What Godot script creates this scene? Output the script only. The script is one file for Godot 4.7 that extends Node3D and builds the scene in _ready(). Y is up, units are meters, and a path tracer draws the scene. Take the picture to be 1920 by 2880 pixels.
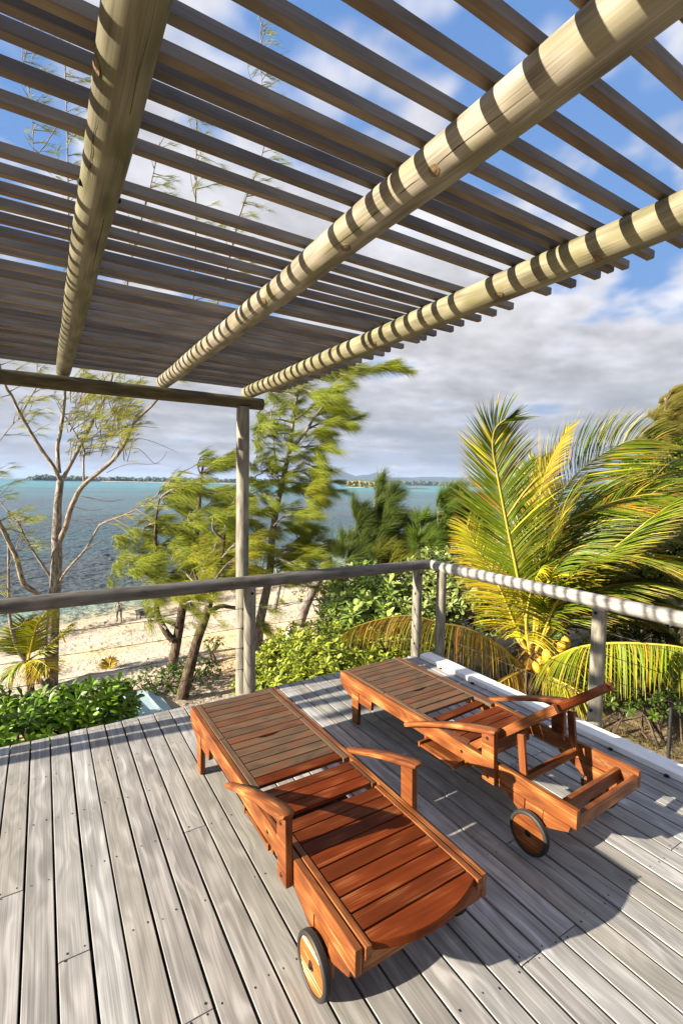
extends Node3D
# A timber sun deck with two steamer loungers under a slatted pergola, above a beach and a lagoon. Units are metres, y up; the deck top is y = 0, its boards run along z.

const EYE := Vector3(0.0, 1.65, 0.0)
const YAW := 31.727
const PITCH := -3.411
const ROLL := 0.96
const SEA := -6.95
var vf: Vector3
var vr: Vector3
var vu: Vector3
var rng := RandomNumberGenerator.new()
var used := {}
var M := {}

# ------------------------------------------------------------------ mesh builder
class MB:
	var v := PackedVector3Array()
	var n := PackedVector3Array()
	var t := PackedVector2Array()
	var c := PackedColorArray()
	var ix := PackedInt32Array()
	var col := Color(1, 1, 1)
	var uvo := Vector2.ZERO
	func vert(p: Vector3, nn: Vector3, uv: Vector2) -> int:
		v.append(p); n.append(nn); t.append(uv + uvo); c.append(col)
		return v.size() - 1
	func tri_i(a: int, b: int, d: int):
		var fn := (v[d] - v[a]).cross(v[b] - v[a])
		if fn.dot(n[a] + n[b] + n[d]) < 0.0:
			ix.append_array(PackedInt32Array([a, d, b]))
		else:
			ix.append_array(PackedInt32Array([a, b, d]))
	func quad_i(a: int, b: int, d: int, e: int):
		tri_i(a, b, d); tri_i(a, d, e)
	func flat_tri(a: Vector3, b: Vector3, d: Vector3, nn: Vector3, ua := Vector2.ZERO, ub := Vector2(1, 0), ud := Vector2(1, 1)):
		tri_i(vert(a, nn, ua), vert(b, nn, ub), vert(d, nn, ud))
	func flat_quad(a: Vector3, b: Vector3, d: Vector3, e: Vector3, nn: Vector3, ua: Vector2, ub: Vector2, ud: Vector2, ue: Vector2):
		quad_i(vert(a, nn, ua), vert(b, nn, ub), vert(d, nn, ud), vert(e, nn, ue))
	# chamfered box, long axis 0/1/2 gives the grain direction
	func box(xf: Transform3D, size: Vector3, bev := 0.003, axis := -1):
		var h := size * 0.5
		bev = minf(bev, minf(h.x, minf(h.y, h.z)) * 0.45)
		if axis < 0:
			axis = 0 if size.x >= size.y and size.x >= size.z else (1 if size.y >= size.z else 2)
		var idx := {}
		for sx in [-1, 1]:
			for sy in [-1, 1]:
				for sz in [-1, 1]:
					var s := Vector3(sx, sy, sz)
					for k in 3:
						var p := Vector3(s.x * (h.x - bev), s.y * (h.y - bev), s.z * (h.z - bev))
						p[k] = s[k] * h[k]
						var nn := Vector3.ZERO
						nn[k] = s[k]
						var across := (k + 1) % 3 if (k + 1) % 3 != axis else (k + 2) % 3
						var uv := Vector2(p[axis] / 1.6, (p[across] + k * 0.11) / 0.4)
						if k == axis:
							uv = Vector2(p[(axis + 1) % 3] * 0.05, p[(axis + 2) % 3] / 0.4)
						idx[[sx, sy, sz, k]] = vert(xf * p, (xf.basis * nn).normalized(), uv)
		for k in 3:
			var a := (k + 1) % 3
			var b := (k + 2) % 3
			for s in [-1, 1]:
				var q := []
				for ab in [[-1, -1], [1, -1], [1, 1], [-1, 1]]:
					var key := [0, 0, 0, k]
					key[k] = s; key[a] = ab[0]; key[b] = ab[1]
					q.append(idx[key])
				quad_i(q[0], q[1], q[2], q[3])
			for sa in [-1, 1]:
				for sb in [-1, 1]:
					var e := []
					for sk in [-1, 1]:
						for f in [a, b]:
							var key := [0, 0, 0, f]
							key[k] = sk; key[a] = sa; key[b] = sb
							e.append(idx[key])
					quad_i(e[0], e[1], e[3], e[2])
		for sx in [-1, 1]:
			for sy in [-1, 1]:
				for sz in [-1, 1]:
					tri_i(idx[[sx, sy, sz, 0]], idx[[sx, sy, sz, 1]], idx[[sx, sy, sz, 2]])
	func bx(c0: Vector3, size: Vector3, bev := 0.003, axis := -1):
		box(Transform3D(Basis(), c0), size, bev, axis)
	# closed polygon in the plane (e1, e2), extruded along e3 from d0 to d1
	func prism(poly: PackedVector2Array, o: Vector3, e1: Vector3, e2: Vector3, e3: Vector3, d0: float, d1: float, bev := 0.002):
		var tris := Geometry2D.triangulate_polygon(poly)
		var m := poly.size()
		var area := 0.0
		for i in m:
			area += poly[i].cross(poly[(i + 1) % m])
		var sgn := 1.0 if area > 0 else -1.0
		var inner := PackedVector2Array()
		for i in m:
			var pa := (poly[i] - poly[(i + m - 1) % m]).normalized()
			var pb := (poly[(i + 1) % m] - poly[i]).normalized()
			var nb := Vector2(-(pa + pb).y, (pa + pb).x).normalized() * sgn
			inner.append(poly[i] + nb * bev)
		for side in 2:
			var d := d1 if side else d0
			var nn := e3 if side else -e3
			var base := v.size()
			for i in m:
				vert(o + e1 * inner[i].x + e2 * inner[i].y + e3 * d, nn, Vector2(inner[i].x / 1.6, inner[i].y / 0.4 + side * 0.3))
			for k in range(0, tris.size(), 3):
				tri_i(base + tris[k], base + tris[k + 1], base + tris[k + 2])
		var run := 0.0
		for i in m:
			var j := (i + 1) % m
			var ed := poly[j] - poly[i]
			var on := (e1 * ed.y - e2 * ed.x).normalized() * sgn
			var w := d1 - d0
			var b1 := minf(bev, w * 0.3)
			var l := ed.length()
			var q := []
			for dd in [[d0, inner, -1.0], [d0 + b1, poly, 0.0], [d1 - b1, poly, 0.0], [d1, inner, 1.0]]:
				var arr: PackedVector2Array = dd[1]
				var nn2: Vector3 = (on + e3 * dd[2]).normalized() if dd[2] != 0.0 else on
				q.append(vert(o + e1 * arr[i].x + e2 * arr[i].y + e3 * dd[0], nn2, Vector2(run / 1.6, dd[0] / 0.4)))
				q.append(vert(o + e1 * arr[j].x + e2 * arr[j].y + e3 * dd[0], nn2, Vector2((run + l) / 1.6, dd[0] / 0.4)))
			for k in 3:
				quad_i(q[k * 2], q[k * 2 + 1], q[k * 2 + 3], q[k * 2 + 2])
			run += l
	# tube along points with radii; caps flat
	func tube(pts: PackedVector3Array, rad: PackedFloat32Array, sides := 8, caps := true, ulen := 1.6):
		var m := pts.size()
		var up := Vector3.UP
		var d0 := (pts[1] - pts[0]).normalized()
		if absf(d0.dot(up)) > 0.9:
			up = Vector3.RIGHT
		var sx := d0.cross(up).normalized()
		var run := 0.0
		var first := v.size()
		for i in m:
			var d: Vector3
			if i == 0: d = pts[1] - pts[0]
			elif i == m - 1: d = pts[i] - pts[i - 1]
			else: d = pts[i + 1] - pts[i - 1]
			d = d.normalized()
			sx = (sx - d * sx.dot(d)).normalized()
			var sy := d.cross(sx)
			if i > 0: run += pts[i].distance_to(pts[i - 1])
			for k in sides + 1:
				var a := TAU * k / sides
				var nn := sx * cos(a) + sy * sin(a)
				vert(pts[i] + nn * rad[i], nn, Vector2(run / ulen, float(k) / sides * maxf(1.0, round(TAU * rad[i] / 0.4))))
		for i in m - 1:
			for k in sides:
				var a := first + i * (sides + 1) + k
				quad_i(a, a + 1, a + sides + 2, a + sides + 1)
		if caps:
			for e in 2:
				var i := 0 if e == 0 else m - 1
				var nn := (pts[0] - pts[1]).normalized() if e == 0 else (pts[m - 1] - pts[m - 2]).normalized()
				var cidx := vert(pts[i], nn, Vector2(0.5, 0.5))
				var ring := []
				for k in sides:
					var p := v[first + i * (sides + 1) + k]
					ring.append(vert(p, nn, Vector2(0.5 + (p - pts[i]).x * 0.3, 0.5 + (p - pts[i]).y * 2.0)))
				for k in sides:
					tri_i(cidx, ring[k], ring[(k + 1) % sides])
	# lathe round an axis: profile (along axis, radius)
	func lathe(o: Vector3, ax: Vector3, prof: PackedVector2Array, sides := 32, smooth := true):
		var sx := ax.cross(Vector3.UP if absf(ax.y) < 0.9 else Vector3.RIGHT).normalized()
		var sy := ax.cross(sx)
		for i in prof.size() - 1:
			var e := prof[i + 1] - prof[i]
			var pn := Vector2(-e.y, e.x).normalized()
			if pn.y < 0 and absf(pn.y) > 0.001: pn = -pn
			var b := v.size()
			for k in sides + 1:
				var a := TAU * k / sides
				var r := sx * cos(a) + sy * sin(a)
				var nn := (ax * pn.x + r * pn.y).normalized()
				vert(o + ax * prof[i].x + r * prof[i].y, nn, Vector2(float(k) / sides * 3.0, prof[i].y * 5.0))
				vert(o + ax * prof[i + 1].x + r * prof[i + 1].y, nn, Vector2(float(k) / sides * 3.0, prof[i + 1].y * 5.0))
			for k in sides:
				quad_i(b + k * 2, b + k * 2 + 1, b + k * 2 + 3, b + k * 2 + 2)
	func ribbon(pts: PackedVector3Array, side: Vector3, widths: PackedFloat32Array, nn: Vector3):
		var b := v.size()
		for i in pts.size():
			vert(pts[i] - side * widths[i], nn, Vector2(float(i) / pts.size(), 0))
			vert(pts[i] + side * widths[i], nn, Vector2(float(i) / pts.size(), 1))
		for i in pts.size() - 1:
			quad_i(b + i * 2, b + i * 2 + 1, b + i * 2 + 3, b + i * 2 + 2)
	func ball(o: Vector3, r: Vector3, rings := 8, sides := 12, tip := 0.0):
		var b := v.size()
		for i in rings + 1:
			var th := PI * i / rings
			for k in sides + 1:
				var a := TAU * k / sides
				var d := Vector3(sin(th) * cos(a), cos(th), sin(th) * sin(a))
				vert(o + Vector3(d.x * r.x, d.y * r.y * (1.0 + (tip if d.y < 0 else 0.0)), d.z * r.z), (d / r).normalized(), Vector2(float(k) / sides, float(i) / rings))
		for i in rings:
			for k in sides:
				var a := b + i * (sides + 1) + k
				quad_i(a, a + 1, a + sides + 2, a + sides + 1)
	func mesh() -> ArrayMesh:
		var arr := []
		arr.resize(Mesh.ARRAY_MAX)
		arr[Mesh.ARRAY_VERTEX] = v
		arr[Mesh.ARRAY_NORMAL] = n
		arr[Mesh.ARRAY_TEX_UV] = t
		arr[Mesh.ARRAY_COLOR] = c
		arr[Mesh.ARRAY_INDEX] = ix
		var am := ArrayMesh.new()
		am.add_surface_from_arrays(Mesh.PRIMITIVE_TRIANGLES, arr)
		return am

# ------------------------------------------------------------------ scene helpers
func numbered(called: String) -> String:
	var k: int = used.get(called, 0)
	used[called] = k + 1
	return called if k == 0 else "%s_%03d" % [called, k]

func thing(called: String, label: String, category: String, at_ := Vector3.ZERO, turn := 0.0, group := "") -> Node3D:
	var o := Node3D.new()
	o.name = numbered(called)
	add_child(o)
	o.position = at_
	o.rotation.y = turn
	o.set_meta("label", label)
	o.set_meta("category", category)
	if group != "": o.set_meta("group", group)
	return o

func part(called: String, mb, mat: Material, parent: Node, stuff := false) -> MeshInstance3D:
	var o := MeshInstance3D.new()
	o.name = called
	o.mesh = mb.mesh() if mb is MB else mb
	o.material_override = mat
	if stuff: o.set_meta("kind", "stuff")
	parent.add_child(o, true)
	return o

func single(called: String, mb, mat: Material, label: String, category: String, group := "") -> MeshInstance3D:
	var o := MeshInstance3D.new()
	o.name = numbered(called)
	o.mesh = mb.mesh() if mb is MB else mb
	o.material_override = mat
	add_child(o)
	o.set_meta("label", label)
	o.set_meta("category", category)
	if group != "": o.set_meta("group", group)
	return o

func struct(called: String, mb, mat: Material, label := "") -> MeshInstance3D:
	var o := MeshInstance3D.new()
	o.name = numbered(called)
	o.mesh = mb.mesh() if mb is MB else mb
	o.material_override = mat
	add_child(o)
	o.set_meta("kind", "structure")
	if label != "": o.set_meta("label", label)
	return o

func many(called: String, mesh: Mesh, mat: Material, xfs: Array, cols: Array, parent: Node) -> MultiMeshInstance3D:
	var mm := MultiMesh.new()
	mm.transform_format = MultiMesh.TRANSFORM_3D
	mm.use_colors = true
	mm.mesh = mesh
	mm.instance_count = xfs.size()
	for i in xfs.size():
		mm.set_instance_transform(i, xfs[i])
		mm.set_instance_color(i, cols[i])
	var o := MultiMeshInstance3D.new()
	o.name = called
	o.multimesh = mm
	o.material_override = mat
	o.set_meta("kind", "stuff")
	parent.add_child(o, true)
	return o

# the point at a depth along the view axis that was surveyed from the photograph (in its 1920 x 2880 grid)
func at(px: float, py: float, d: float) -> Vector3:
	return EYE + vf * d + vr * ((px - 960.0) / 1358.7 * d) - vu * ((py - 1440.0) / 1358.7 * d)

func R(a: float, b: float) -> float:
	return rng.randf_range(a, b)

func rdir() -> Vector3:
	var z := R(-1, 1)
	var a := R(0, TAU)
	var s := sqrt(1.0 - z * z)
	return Vector3(s * cos(a), z, s * sin(a))

func look(x: Vector3, up := Vector3.UP) -> Basis:   # basis whose x axis is x
	x = x.normalized()
	if absf(x.dot(up)) > 0.98: up = Vector3(0.3, 0.2, 0.9).normalized()
	var z := x.cross(up).normalized()
	return Basis(x, z.cross(x).normalized(), z)

func noise(sd: int, freq: float, oct := 1) -> FastNoiseLite:
	var f := FastNoiseLite.new()
	f.seed = sd
	f.noise_type = FastNoiseLite.TYPE_SIMPLEX_SMOOTH
	f.frequency = freq
	f.fractal_type = FastNoiseLite.FRACTAL_FBM if oct > 1 else FastNoiseLite.FRACTAL_NONE
	f.fractal_octaves = oct
	return f

# ------------------------------------------------------------------ materials
func lin(r: float, g: float, b: float) -> Color:
	return Color(r, g, b).linear_to_srgb()

# sawn timber: 1.6 m along by 0.4 m across; o: fiber, ring, blot strengths and ring count, pale grain streaks with glints painted in, cracks
func wood_tex(sd: int, w: int, h: int, dark: Color, mid: Color, light: Color, o: Dictionary) -> ImageTexture:
	var f := noise(sd, 1.0)
	var g := noise(sd + 7, 1.0)
	var img := Image.create(w, h, true, Image.FORMAT_RGB8)
	var rr := 1.6 / TAU
	var fs: float = o.get("fiber", 0.25)
	var rs: float = o.get("ring", 0.2)
	var rc: float = o.get("rings", 26.0)
	var bs: float = o.get("blot", 0.3)
	var sheen: float = o.get("sheen_figure", 0.0)
	var moss: float = o.get("moss", 0.0)
	var mc: Color = o.get("moss_color", Color(0.4, 0.42, 0.25))
	var wear: float = o.get("wear", 0.0)
	var wc: Color = o.get("wear_color", Color(0.6, 0.55, 0.5))
	for x in w:
		var a := TAU * x / w
		var cx := cos(a) * rr
		var cy := sin(a) * rr
		for y in h:
			var V := 0.4 * y / h
			var warp := g.get_noise_3d(cx * 3.0, cy * 3.0, V * 11.0)
			var fi := f.get_noise_3d(cx * 2.4, cy * 2.4, V * 480.0)
			var fi2 := f.get_noise_3d(cx * 1.0 + 9.0, cy * 1.0, V * 150.0)
			var ri := sin((V * rc + warp * 1.5) * TAU)
			var bl := g.get_noise_3d(cx * 5.0 + 31.0, cy * 5.0, V * 14.0)
			var t := 0.5 + fs * fi + fs * 0.8 * fi2 + rs * ri * (0.6 + 0.4 * fi2) + bs * bl
			if sheen > 0.0:
				var q := g.get_noise_3d(cx * 3.2 - 20.0, cy * 3.2, V * 20.0 + warp * 1.1)
				var q2 := g.get_noise_3d(cx * 1.6 + 80.0, cy * 1.6, V * 34.0 + warp * 0.5)
				t += sheen * (0.7 * smoothstep(0.0, 0.75, q) + 0.8 * smoothstep(0.15, 0.8, q2) - 0.3 * smoothstep(0.0, 0.7, -q) - 0.15)
			t = clampf(t, 0.0, 1.0)
			var c := dark.lerp(mid, t * 2.0) if t < 0.5 else mid.lerp(light, t * 2.0 - 1.0)
			if moss > 0.0:
				c = c.lerp(mc, moss * smoothstep(0.05, 0.6, g.get_noise_3d(cx * 6.0 + 60.0, cy * 6.0, V * 9.0)))
			if wear > 0.0:
				c = c.lerp(wc, wear * smoothstep(0.3, 0.55, bl * 0.6 + fi * 0.35 + fi2 * 0.45))
			img.set_pixel(x, y, c)
	img.generate_mipmaps()
	return ImageTexture.create_from_image(img)

func wood_mat(tex: Texture2D, rough := 0.7, tint := Color(1, 1, 1), relief := 0.02, spec := 0.4) -> StandardMaterial3D:
	var m := StandardMaterial3D.new()
	m.albedo_texture = tex
	m.albedo_color = tint
	m.roughness = rough
	m.metallic_specular = spec
	if relief > 0.0:
		m.heightmap_enabled = true
		m.heightmap_texture = tex
		m.heightmap_scale = relief
	return m

func plain(c: Color, rough := 0.8, metal := 0.0, vc := false) -> StandardMaterial3D:
	var m := StandardMaterial3D.new()
	m.albedo_color = c
	m.roughness = rough
	m.metallic = metal
	m.vertex_color_use_as_albedo = vc
	return m

func leaf_mat(rough := 0.45, back := 0.5) -> StandardMaterial3D:
	var m := plain(Color(1, 1, 1), rough, 0.0, true)
	m.cull_mode = BaseMaterial3D.CULL_DISABLED
	m.backlight_enabled = true
	m.backlight = Color(back, back, back * 0.8)
	m.metallic_specular = 0.35
	return m

func materials():
	var grey := [Color(0.40, 0.397, 0.39), Color(0.565, 0.562, 0.556), Color(0.73, 0.73, 0.728)]
	var td := wood_tex(11, 1024, 256, grey[0], grey[1], grey[2], {"fiber": 0.18, "ring": 0.06, "rings": 24.0, "blot": 0.14, "sheen_figure": 0.34})
	var te := wood_tex(12, 1024, 256, Color(0.39, 0.386, 0.375), Color(0.545, 0.54, 0.53), Color(0.69, 0.686, 0.675), {"fiber": 0.18, "ring": 0.09, "rings": 28.0, "blot": 0.14, "sheen_figure": 0.2})
	M.deck = [wood_mat(td, 0.62), wood_mat(te, 0.66), wood_mat(td, 0.62, Color(0.93, 0.92, 0.91)), wood_mat(te, 0.66, Color(0.97, 0.96, 0.94)), wood_mat(td, 0.6, Color(1, 0.99, 0.985))]
	var ts := wood_tex(21, 1024, 256, Color(0.33, 0.32, 0.315), Color(0.455, 0.445, 0.435), Color(0.56, 0.545, 0.53), {"fiber": 0.13, "ring": 0.08, "rings": 30.0, "blot": 0.28})
	M.slat = [wood_mat(ts, 0.75), wood_mat(ts, 0.75, Color(0.92, 0.92, 0.93)), wood_mat(ts, 0.75, Color(1, 0.98, 0.95)), wood_mat(ts, 0.75, Color(0.82, 0.82, 0.84)), wood_mat(ts, 0.75, Color(1.08, 1.06, 1.02)), wood_mat(ts, 0.75, Color(0.9, 0.86, 0.82))]
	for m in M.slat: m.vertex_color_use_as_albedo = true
	var tp := wood_tex(31, 1024, 256, Color(0.34, 0.318, 0.27), Color(0.495, 0.473, 0.42), Color(0.60, 0.58, 0.535), {"fiber": 0.22, "ring": 0.14, "rings": 9.0, "blot": 0.42, "moss": 0.55, "moss_color": Color(0.42, 0.41, 0.29)})
	M.pole = [wood_mat(tp, 0.6, Color(0.9, 0.895, 0.80)), wood_mat(tp, 0.6, Color(0.97, 0.955, 0.93)), wood_mat(tp, 0.62, Color(0.80, 0.80, 0.72))]
	var tr := wood_tex(33, 1024, 256, Color(0.37, 0.355, 0.335), Color(0.58, 0.57, 0.545), Color(0.72, 0.71, 0.685), {"fiber": 0.16, "ring": 0.14, "rings": 12.0, "blot": 0.3})
	M.rail = wood_mat(tr, 0.68)
	M.railshade = wood_mat(tr, 0.72, Color(0.66, 0.65, 0.64))  # darker copy of the rail wood, its shaded near side put into the tint
	M.poleshade = wood_mat(tp, 0.65, Color(0.62, 0.60, 0.50))  # darker copy of the pole wood, shade of the front beam painted in
	M.post = wood_mat(tr, 0.66, Color(0.80, 0.79, 0.75))
	var to := wood_tex(41, 1024, 256, Color(0.29, 0.145, 0.055), Color(0.435, 0.24, 0.095), Color(0.53, 0.33, 0.155), {"fiber": 0.22, "ring": 0.2, "rings": 16.0, "blot": 0.3, "wear": 0.5, "wear_color": Color(0.78, 0.55, 0.33)})
	M.stain = [wood_mat(to, 0.5, Color(1, 1, 1), 0.02), wood_mat(to, 0.52, Color(0.95, 0.92, 0.9), 0.02)]
	var tb := wood_tex(43, 1024, 256, Color(0.28, 0.12, 0.035), Color(0.385, 0.165, 0.048), Color(0.44, 0.215, 0.075), {"fiber": 0.13, "ring": 0.1, "rings": 12.0, "blot": 0.24, "wear": 0.6, "wear_color": Color(0.56, 0.36, 0.24)})
	M.board = [wood_mat(tb, 0.58, Color(1, 1, 1), 0.03, 0.22), wood_mat(tb, 0.56, Color(0.88, 0.9, 0.92), 0.03, 0.22), wood_mat(tb, 0.6, Color(1.0, 0.98, 0.98), 0.03, 0.22)]
	var tw := wood_tex(45, 1024, 256, Color(0.24, 0.175, 0.12), Color(0.355, 0.275, 0.195), Color(0.45, 0.37, 0.28), {"fiber": 0.26, "ring": 0.12, "rings": 20.0, "blot": 0.26, "wear": 0.8, "wear_color": Color(0.44, 0.20, 0.09)})
	M.worn = [wood_mat(tw, 0.62, Color(1, 1, 1), 0.03), wood_mat(tw, 0.62, Color(0.92, 0.91, 0.9), 0.03), wood_mat(tw, 0.6, Color(1.0, 0.88, 0.8), 0.03)]
	var tdk := wood_tex(47, 512, 256, Color(0.38, 0.20, 0.075), Color(0.53, 0.30, 0.12), Color(0.60, 0.37, 0.18), {"fiber": 0.15, "ring": 0.12, "rings": 10.0, "blot": 0.2, "wear": 0.9, "wear_color": Color(0.84, 0.76, 0.65)})
	M.disc = [wood_mat(tdk, 0.45), wood_mat((M.stain[0] as StandardMaterial3D).albedo_texture, 0.42, Color(0.9, 0.88, 0.86))]
	var tk := wood_tex(51, 512, 256, Color(0.24, 0.22, 0.20), Color(0.46, 0.43, 0.40), Color(0.64, 0.61, 0.575), {"fiber": 0.3, "ring": 0.3, "rings": 30.0, "blot": 0.35})
	M.bark = wood_mat(tk, 0.9, Color(1, 1, 1), 1.2, 0.2)
	M.barkpale = wood_mat(tk, 0.85, Color(1.06, 1.04, 1.01), 0.8, 0.25)
	M.barkdark = wood_mat(tk, 0.9, Color(0.72, 0.66, 0.6), 1.5, 0.2)
	var tc := wood_tex(53, 512, 256, Color(0.80, 0.80, 0.79), Color(0.91, 0.91, 0.905), Color(0.94, 0.94, 0.935), {"fiber": 0.05, "ring": 0.02, "rings": 5.0, "blot": 0.25, "wear": 0.2, "wear_color": Color(0.6, 0.58, 0.55)})
	M.white = wood_mat(tc, 0.55, Color(1, 1, 1), 0.02)
	M.hull = wood_mat(tc, 0.45, Color(0.70, 0.80, 0.82), 0.02)
	M.knot = wood_mat(tp, 0.65, Color(0.80, 0.70, 0.58))
	M.iron = plain(Color(0.16, 0.12, 0.1), 0.6, 0.7)
	M.wire = plain(Color(0.30, 0.26, 0.23), 0.6, 0.5)
	M.hole = plain(Color(0.05, 0.035, 0.03), 0.9)
	M.rubber = plain(Color(0.115, 0.112, 0.11), 0.62)
	M.leaf = leaf_mat(0.42, 0.55)
	M.needle = leaf_mat(0.6, 0.6)
	M.palm = leaf_mat(0.36, 0.6)
	M.vc = plain(Color(1, 1, 1), 0.7, 0.0, true)
	M.joist = wood_mat(ts, 0.85, Color(0.6, 0.55, 0.5))

# ------------------------------------------------------------------ camera, sky, sun
func sky_image() -> Image:
	var w := 3072
	var h := 1536
	var n1 := noise(5, 0.9, 5)
	var n2 := noise(9, 3.2, 4)
	var n3 := noise(23, 0.33, 3)
	var px := PackedFloat32Array()
	px.resize(w * h * 3)
	var zen := Vector3(0.115, 0.275, 0.68)
	var midc := Vector3(0.22, 0.42, 0.82)
	var hor := Vector3(0.45, 0.56, 0.70)
	for y in h:
		var el := PI * (0.5 - (y + 0.5) / h)
		if el <= 0.0:
			for x in w:
				var k0 := (y * w + x) * 3
				px[k0] = 0.30; px[k0 + 1] = 0.33; px[k0 + 2] = 0.36
			continue
		var sy := sin(el)
		var cy := cos(el)
		var e := rad_to_deg(el)
		var blue := hor.lerp(midc, smoothstep(0.0, 22.0, e)).lerp(zen, smoothstep(18.0, 70.0, e))
		var thr := lerpf(-0.70, -0.08, smoothstep(9.0, 42.0, e))
		var lowband := 1.0 - smoothstep(2.0, 17.0, e)
		for x in w:
			var az := TAU * ((x + 0.5) / w - 0.5)
			var dx := sin(az) * cy
			var dz := -cos(az) * cy
			var s := 1.0 / (sy + 0.16)
			var qx := dx * s
			var qz := dz * s
			var wp := n2.get_noise_2d(qx * 0.6 + 40.0, qz * 0.6)
			var d := n1.get_noise_2d(qx * 0.95 + wp * 0.12, qz * 1.15 + wp * 0.12) * 1.15 + (0.3 + 0.3 * smoothstep(10.0, 30.0, e)) * n2.get_noise_2d(qx, qz) + 0.45 * n3.get_noise_2d(qx + 3.0, qz - 7.0)
			var cov := smoothstep(thr - 0.20, thr + 0.42, d)
			var thick := smoothstep(thr + 0.05, thr + 0.95, d + 0.18 * n2.get_noise_2d(qx * 1.7 + 9.0, qz * 1.7))
			var bright := Vector3(0.90, 0.90, 0.96)
			var grey := Vector3(0.665, 0.66, 0.685).lerp(Vector3(0.84, 0.84, 0.89), smoothstep(9.0, 36.0, e))
			var cl := bright.lerp(grey, thick)
			cl *= 1.0 + 0.34 * n2.get_noise_2d(qx * 0.55 + 70.0, qz * 0.75) + 0.14 * n2.get_noise_2d(qx * 1.9, qz * 2.4 - 30.0)
			var side := 0.5 + 0.5 * sin(az - deg_to_rad(32.0))
			cl = cl.lerp(Vector3(0.36, 0.41, 0.49), lowband * (0.80 - 0.50 * side + 0.5 * n2.get_noise_2d(az * 0.9, e * 0.16)))
			var c := blue.lerp(cl, cov * lerpf(1.0, 0.92, smoothstep(20.0, 60.0, e)))
			var k := (y * w + x) * 3
			px[k] = c.x; px[k + 1] = c.y; px[k + 2] = c.z
	return Image.create_from_data(w, h, false, Image.FORMAT_RGBF, px.to_byte_array())

func camera_and_light():
	var p := deg_to_rad(PITCH)
	var y := deg_to_rad(YAW)
	var r := deg_to_rad(ROLL)
	vf = Vector3(sin(y) * cos(p), sin(p), -cos(y) * cos(p))
	var rt := Vector3(cos(y), 0, sin(y))
	var up := rt.cross(vf)
	vr = rt * cos(r) + up * sin(r)
	vu = up * cos(r) - rt * sin(r)
	var cam := Camera3D.new()
	cam.name = "camera"
	cam.transform = Transform3D(Basis(vr, vu, -vf), EYE)
	cam.fov = 93.33
	cam.near = 0.05
	cam.far = 30000.0
	cam.current = true
	add_child(cam)
	var env := Environment.new()
	env.background_mode = Environment.BG_SKY
	var pm := PanoramaSkyMaterial.new()
	pm.panorama = ImageTexture.create_from_image(sky_image())
	var sk := Sky.new()
	sk.sky_material = pm
	env.sky = sk
	env.background_energy_multiplier = 0.25
	env.tonemap_mode = Environment.TONE_MAPPER_LINEAR
	env.tonemap_exposure = 3.75
	env.sdfgi_enabled = true
	env.ssao_enabled = true
	env.ssil_enabled = true
	env.fog_enabled = true
	env.fog_density = 0.000055
	env.fog_light_color = Color(0.58, 0.67, 0.82)
	var we := WorldEnvironment.new()
	we.name = "world_environment"
	we.environment = env
	add_child(we)
	var sun := DirectionalLight3D.new()
	sun.name = "sun"
	sun.light_color = Color(1.0, 0.95, 0.865)
	sun.light_energy = 1.6
	sun.light_angular_distance = 0.55
	sun.shadow_enabled = true
	add_child(sun)
	sun.look_at_from_position(Vector3(-27.5, 10.0, -3.4), Vector3.ZERO)

# ------------------------------------------------------------------ ground and sea
func ground_y(x: float, z: float) -> float:
	var s := -z - 0.36 * x
	var y := -3.2
	if s > 11.0:
		y = -3.2 - 0.176 * (s - 11.0)
	if s > 46.0:
		y = -3.2 - 0.176 * 35.0 - 0.05 * (s - 46.0)
	return maxf(y, -14.0)

func axis_steps(lo: float, a: float, b: float, hi: float, fine: float) -> PackedFloat32Array:
	var out := PackedFloat32Array()
	var x := a
	var st := fine
	var left := []
	while x > lo:
		st *= 1.35
		x -= st
		left.append(maxf(x, lo))
	left.reverse()
	for q in left: out.append(q)
	x = a
	while x < b:
		out.append(x)
		x += fine
	st = fine
	while x < hi:
		out.append(x)
		st *= 1.35
		x += st
	out.append(hi)
	return out

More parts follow.
